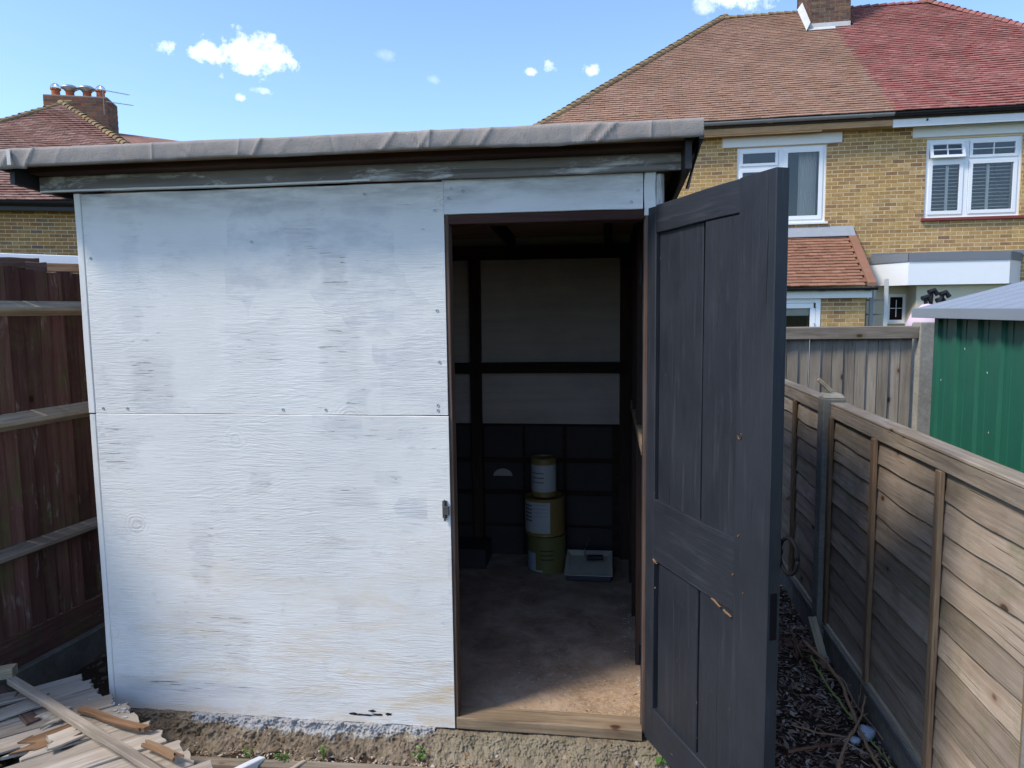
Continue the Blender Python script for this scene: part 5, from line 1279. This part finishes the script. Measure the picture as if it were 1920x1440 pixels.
# loose rubble
pts = []
for _ in range(1500):
    x = -2.3+1.6*random.random()**1.4; y = random.uniform(-.20, -.02); z = -.112+(y+.01)*.45
    r_ = .004+.022*random.random()**3.2
    pts.append((x, y-.014, z-.016+random.uniform(-.02, .006), r_))
scatter_stones('brown_rubble', M['clods'], pts)
pts = []
for _ in range(900):
    x = random.uniform(-.8, .3); y = random.uniform(-.24, -.075); z = -.148+(y+.08)*.35
    pts.append((x, y, z+random.uniform(-.01, .008), .003+.012*random.random()**2.5))
for _ in range(700):
    x = random.uniform(-1.9, .3); y = random.uniform(-.32, -.16); pts.append((x, y, -.175+random.uniform(-.008, .008), .003+.011*random.random()**2.5))
scatter_stones('gravel', M['rubble'], pts)
pts = []
for _ in range(900): pts.append((random.uniform(-2.85, -2.14), random.uniform(-.3, 1.6), -.24, .004+.024*random.random()**2.5))
scatter_stones('soil_lumps', M['clods'], pts)
pts = [(random.uniform(-1.6, -.5), random.uniform(-.24, -.12), -.166, random.uniform(.008, .03), random.uniform(.004, .010)) for _ in range(420)]
pts += [(random.uniform(-2.2, -.1), random.uniform(-.24, -.08), -.160, random.uniform(.006, .02), random.uniform(.003, .008)) for _ in range(300)]
scatter_flakes('paint_flakes', M['crumbs'], pts)
# bark mulch in the side passage
pts = []
for _ in range(12000):
    x = random.uniform(.22, 1.12); y = random.uniform(-.5, 3.0)
    pts.append((x, y, ground_h(x, y)+.028*mn.noise(Vector((x*5, y*5, 0)))+random.uniform(0, .016), random.uniform(.008, .045), random.uniform(.004, .015)))
for _ in range(500):
    x = random.uniform(.3, 1.1); y = random.uniform(-.5, 1.6)
    pts.append((x, y, ground_h(x, y)+.028*mn.noise(Vector((x*5, y*5, 0)))+random.uniform(.004, .022), random.uniform(.03, .07), random.uniform(.006, .022)))
scatter_flakes('bark_mulch', M['chips'], pts, flat_=.5)

# twigs and roots
def twig(label, pts, r0, r1, mat, name='twig'):
    P_ = [Vector(p) for p in pts]; out_ = []
    for i in range(len(P_)-1):
        for k in range(5): 
            u = k/5; q = P_[i].lerp(P_[i+1], u); out_.append(q+Vector((random.uniform(-1, 1), random.uniform(-1, 1), random.uniform(-1, 1)))*.003)
    out_.append(P_[-1]); n = len(out_)
    m = MB().tube(out_, [r0+(r1-r0)*i/(n-1) for i in range(n)], 7)
    for k in range(2, n-1, 4):
        q = out_[k]; d = Vector((random.uniform(-1, 1), random.uniform(-1, 1), random.uniform(.1, 1))).normalized(); m.tube([q, q+d*.02, q+d*.035], [r1*.7, r1*.5, r1*.2], 5)
    return tag(m.build(name, M[mat], None, smooth=True), label, 'twig')
twig('thick bent tan branch arching along the gravel board', [(1.0, .98, -.10), (1.06, .80, -.115), (1.07, .58, -.11), (1.05, .35, -.13), (1.03, .12, -.14), (1.04, -.06, -.15)], .009, .006, 'twig')
twig('long green yellow bramble stem curving across the mulch', [(1.02, .90, -.14), (1.0, .72, -.12), (1.02, .50, -.13), (1.05, .30, -.15), (1.08, .15, -.16), (1.1, -.02, -.16)], .006, .0035, 'twig_y')
twig('straight brown twig crossing the thick branch towards the fence', [(.86, -.05, -.155), (.96, .14, -.13), (1.06, .28, -.10), (1.12, .42, -.07)], .006, .0045, 'twig')
twig('tan twig lying beside the thick bent branch', [(1.03, .86, -.14), (1.10, .65, -.13), (1.09, .45, -.14), (1.12, .2, -.15)], .005, .003, 'twig')
twig('pale thin twig flat on the mulch near the door edge', [(.78, .30, -.165), (.88, .24, -.16), (1.0, .22, -.16)], .004, .003, 'twig')
twig('rotted brown stick lying among the chips below the door', [(.72, .10, -.165), (.82, .13, -.16), (.95, .17, -.155)], .008, .005, 'rootm')
twig('thin straight wire like stem beside the gravel board', [(1.09, .42, -.16), (1.10, .41, .0)], .0018, .0012, 'twig')
RT = thing('root_clump', 'tangled dark root clump at the foot of the leaning strip', 'roots', (.97, .98, -.18))
for k in range(16):
    a = random.random()*6.28; l = random.uniform(.06, .17); c0 = Vector((.97, .97, -.14))
    p1 = c0+Vector((math.cos(a)*l*.5, math.sin(a)*l*.5, random.uniform(0, .05))); p2 = c0+Vector((math.cos(a+.3)*l, math.sin(a+.3)*l, random.uniform(-.03, .02)))
    MB().tube([c0, p1, p2], [.010, .006, .003], 6).build('root', M['rootm'], RT, smooth=True)
bs = MB(); vs, fs = blob(1, 3, 2)
bs.v = [Vector((1.065+.032*v[0], .235+.035*v[1], -.145+.03*v[2])) for v in vs]; bs.f = fs
tag(bs.build('plastic_scrap', M['plasticb'], smooth=True), 'crumpled pale blue plastic scrap beside the gravel board', 'scrap')
bs = MB(); bs.v = [Vector((1.01+.02*v[0], .20+.02*v[1], -.16+.015*v[2])) for v in vs]; bs.f = fs
tag(bs.build('plastic_scrap', M['plasticb'], smooth=True), 'smaller pale blue scrap just left of the crumpled one', 'scrap')

# weeds
def weed(label, x, y, z, r, n, ls):
    w = thing('weed', label, 'weed', (x, y, z), 'small green weeds at the foot of the shed')
    V, F = [], []
    for k in range(n):
        a = 2*math.pi*k/n*1.618*2; rad = r*random.uniform(.3, 1); l = ls*random.uniform(.7, 1.2)
        c_ = Vector((x+rad*math.cos(a), y+rad*math.sin(a)*.8, z+random.uniform(.01, .035)+.015*(1-rad/r))); e = Euler((random.uniform(-.5, .5), random.uniform(-.5, .5), a)).to_matrix()
        b = len(V); out_ = [(0, 0, 0), (l*.3, -l*.3, .003), (l*.7, -l*.32, .004), (l, 0, -.002), (l*.7, l*.32, .004), (l*.3, l*.3, .003), (l*.5, 0, -.002)]
        for q in out_: V.append(c_+e @ Vector(q))
        F += [(b, b+1, b+6), (b+1, b+2, b+6), (b+2, b+3, b+6), (b+3, b+4, b+6), (b+4, b+5, b+6), (b+5, b, b+6)]
        MB().tube([(x, y, z-.02), c_], .0012, 4).build('stem', M['leaf'], w)
        link('leaf', mesh('leaf', [tuple(p) for p in V[b:]], [tuple(i-b for i in f) for f in F[-6:]], M['leaf']), w)
weed('broad leaved weed growing at the bottom of the open door', .205, -.055, -.14, .045, 9, .040)
weed('bright weed in the gravel below the right end of the plywood', -.735, -.135, -.150, .020, 12, .016)
weed('small weed in the rubble right of the painted offcut', -1.285, -.200, -.160, .024, 14, .015)
weed('tiny weed sprouting below the whitewashed strip', -1.13, -.155, -.150, .016, 8, .012)
weed('small weed left of the painted offcut', -1.43, -.195, -.155, .018, 9, .012)
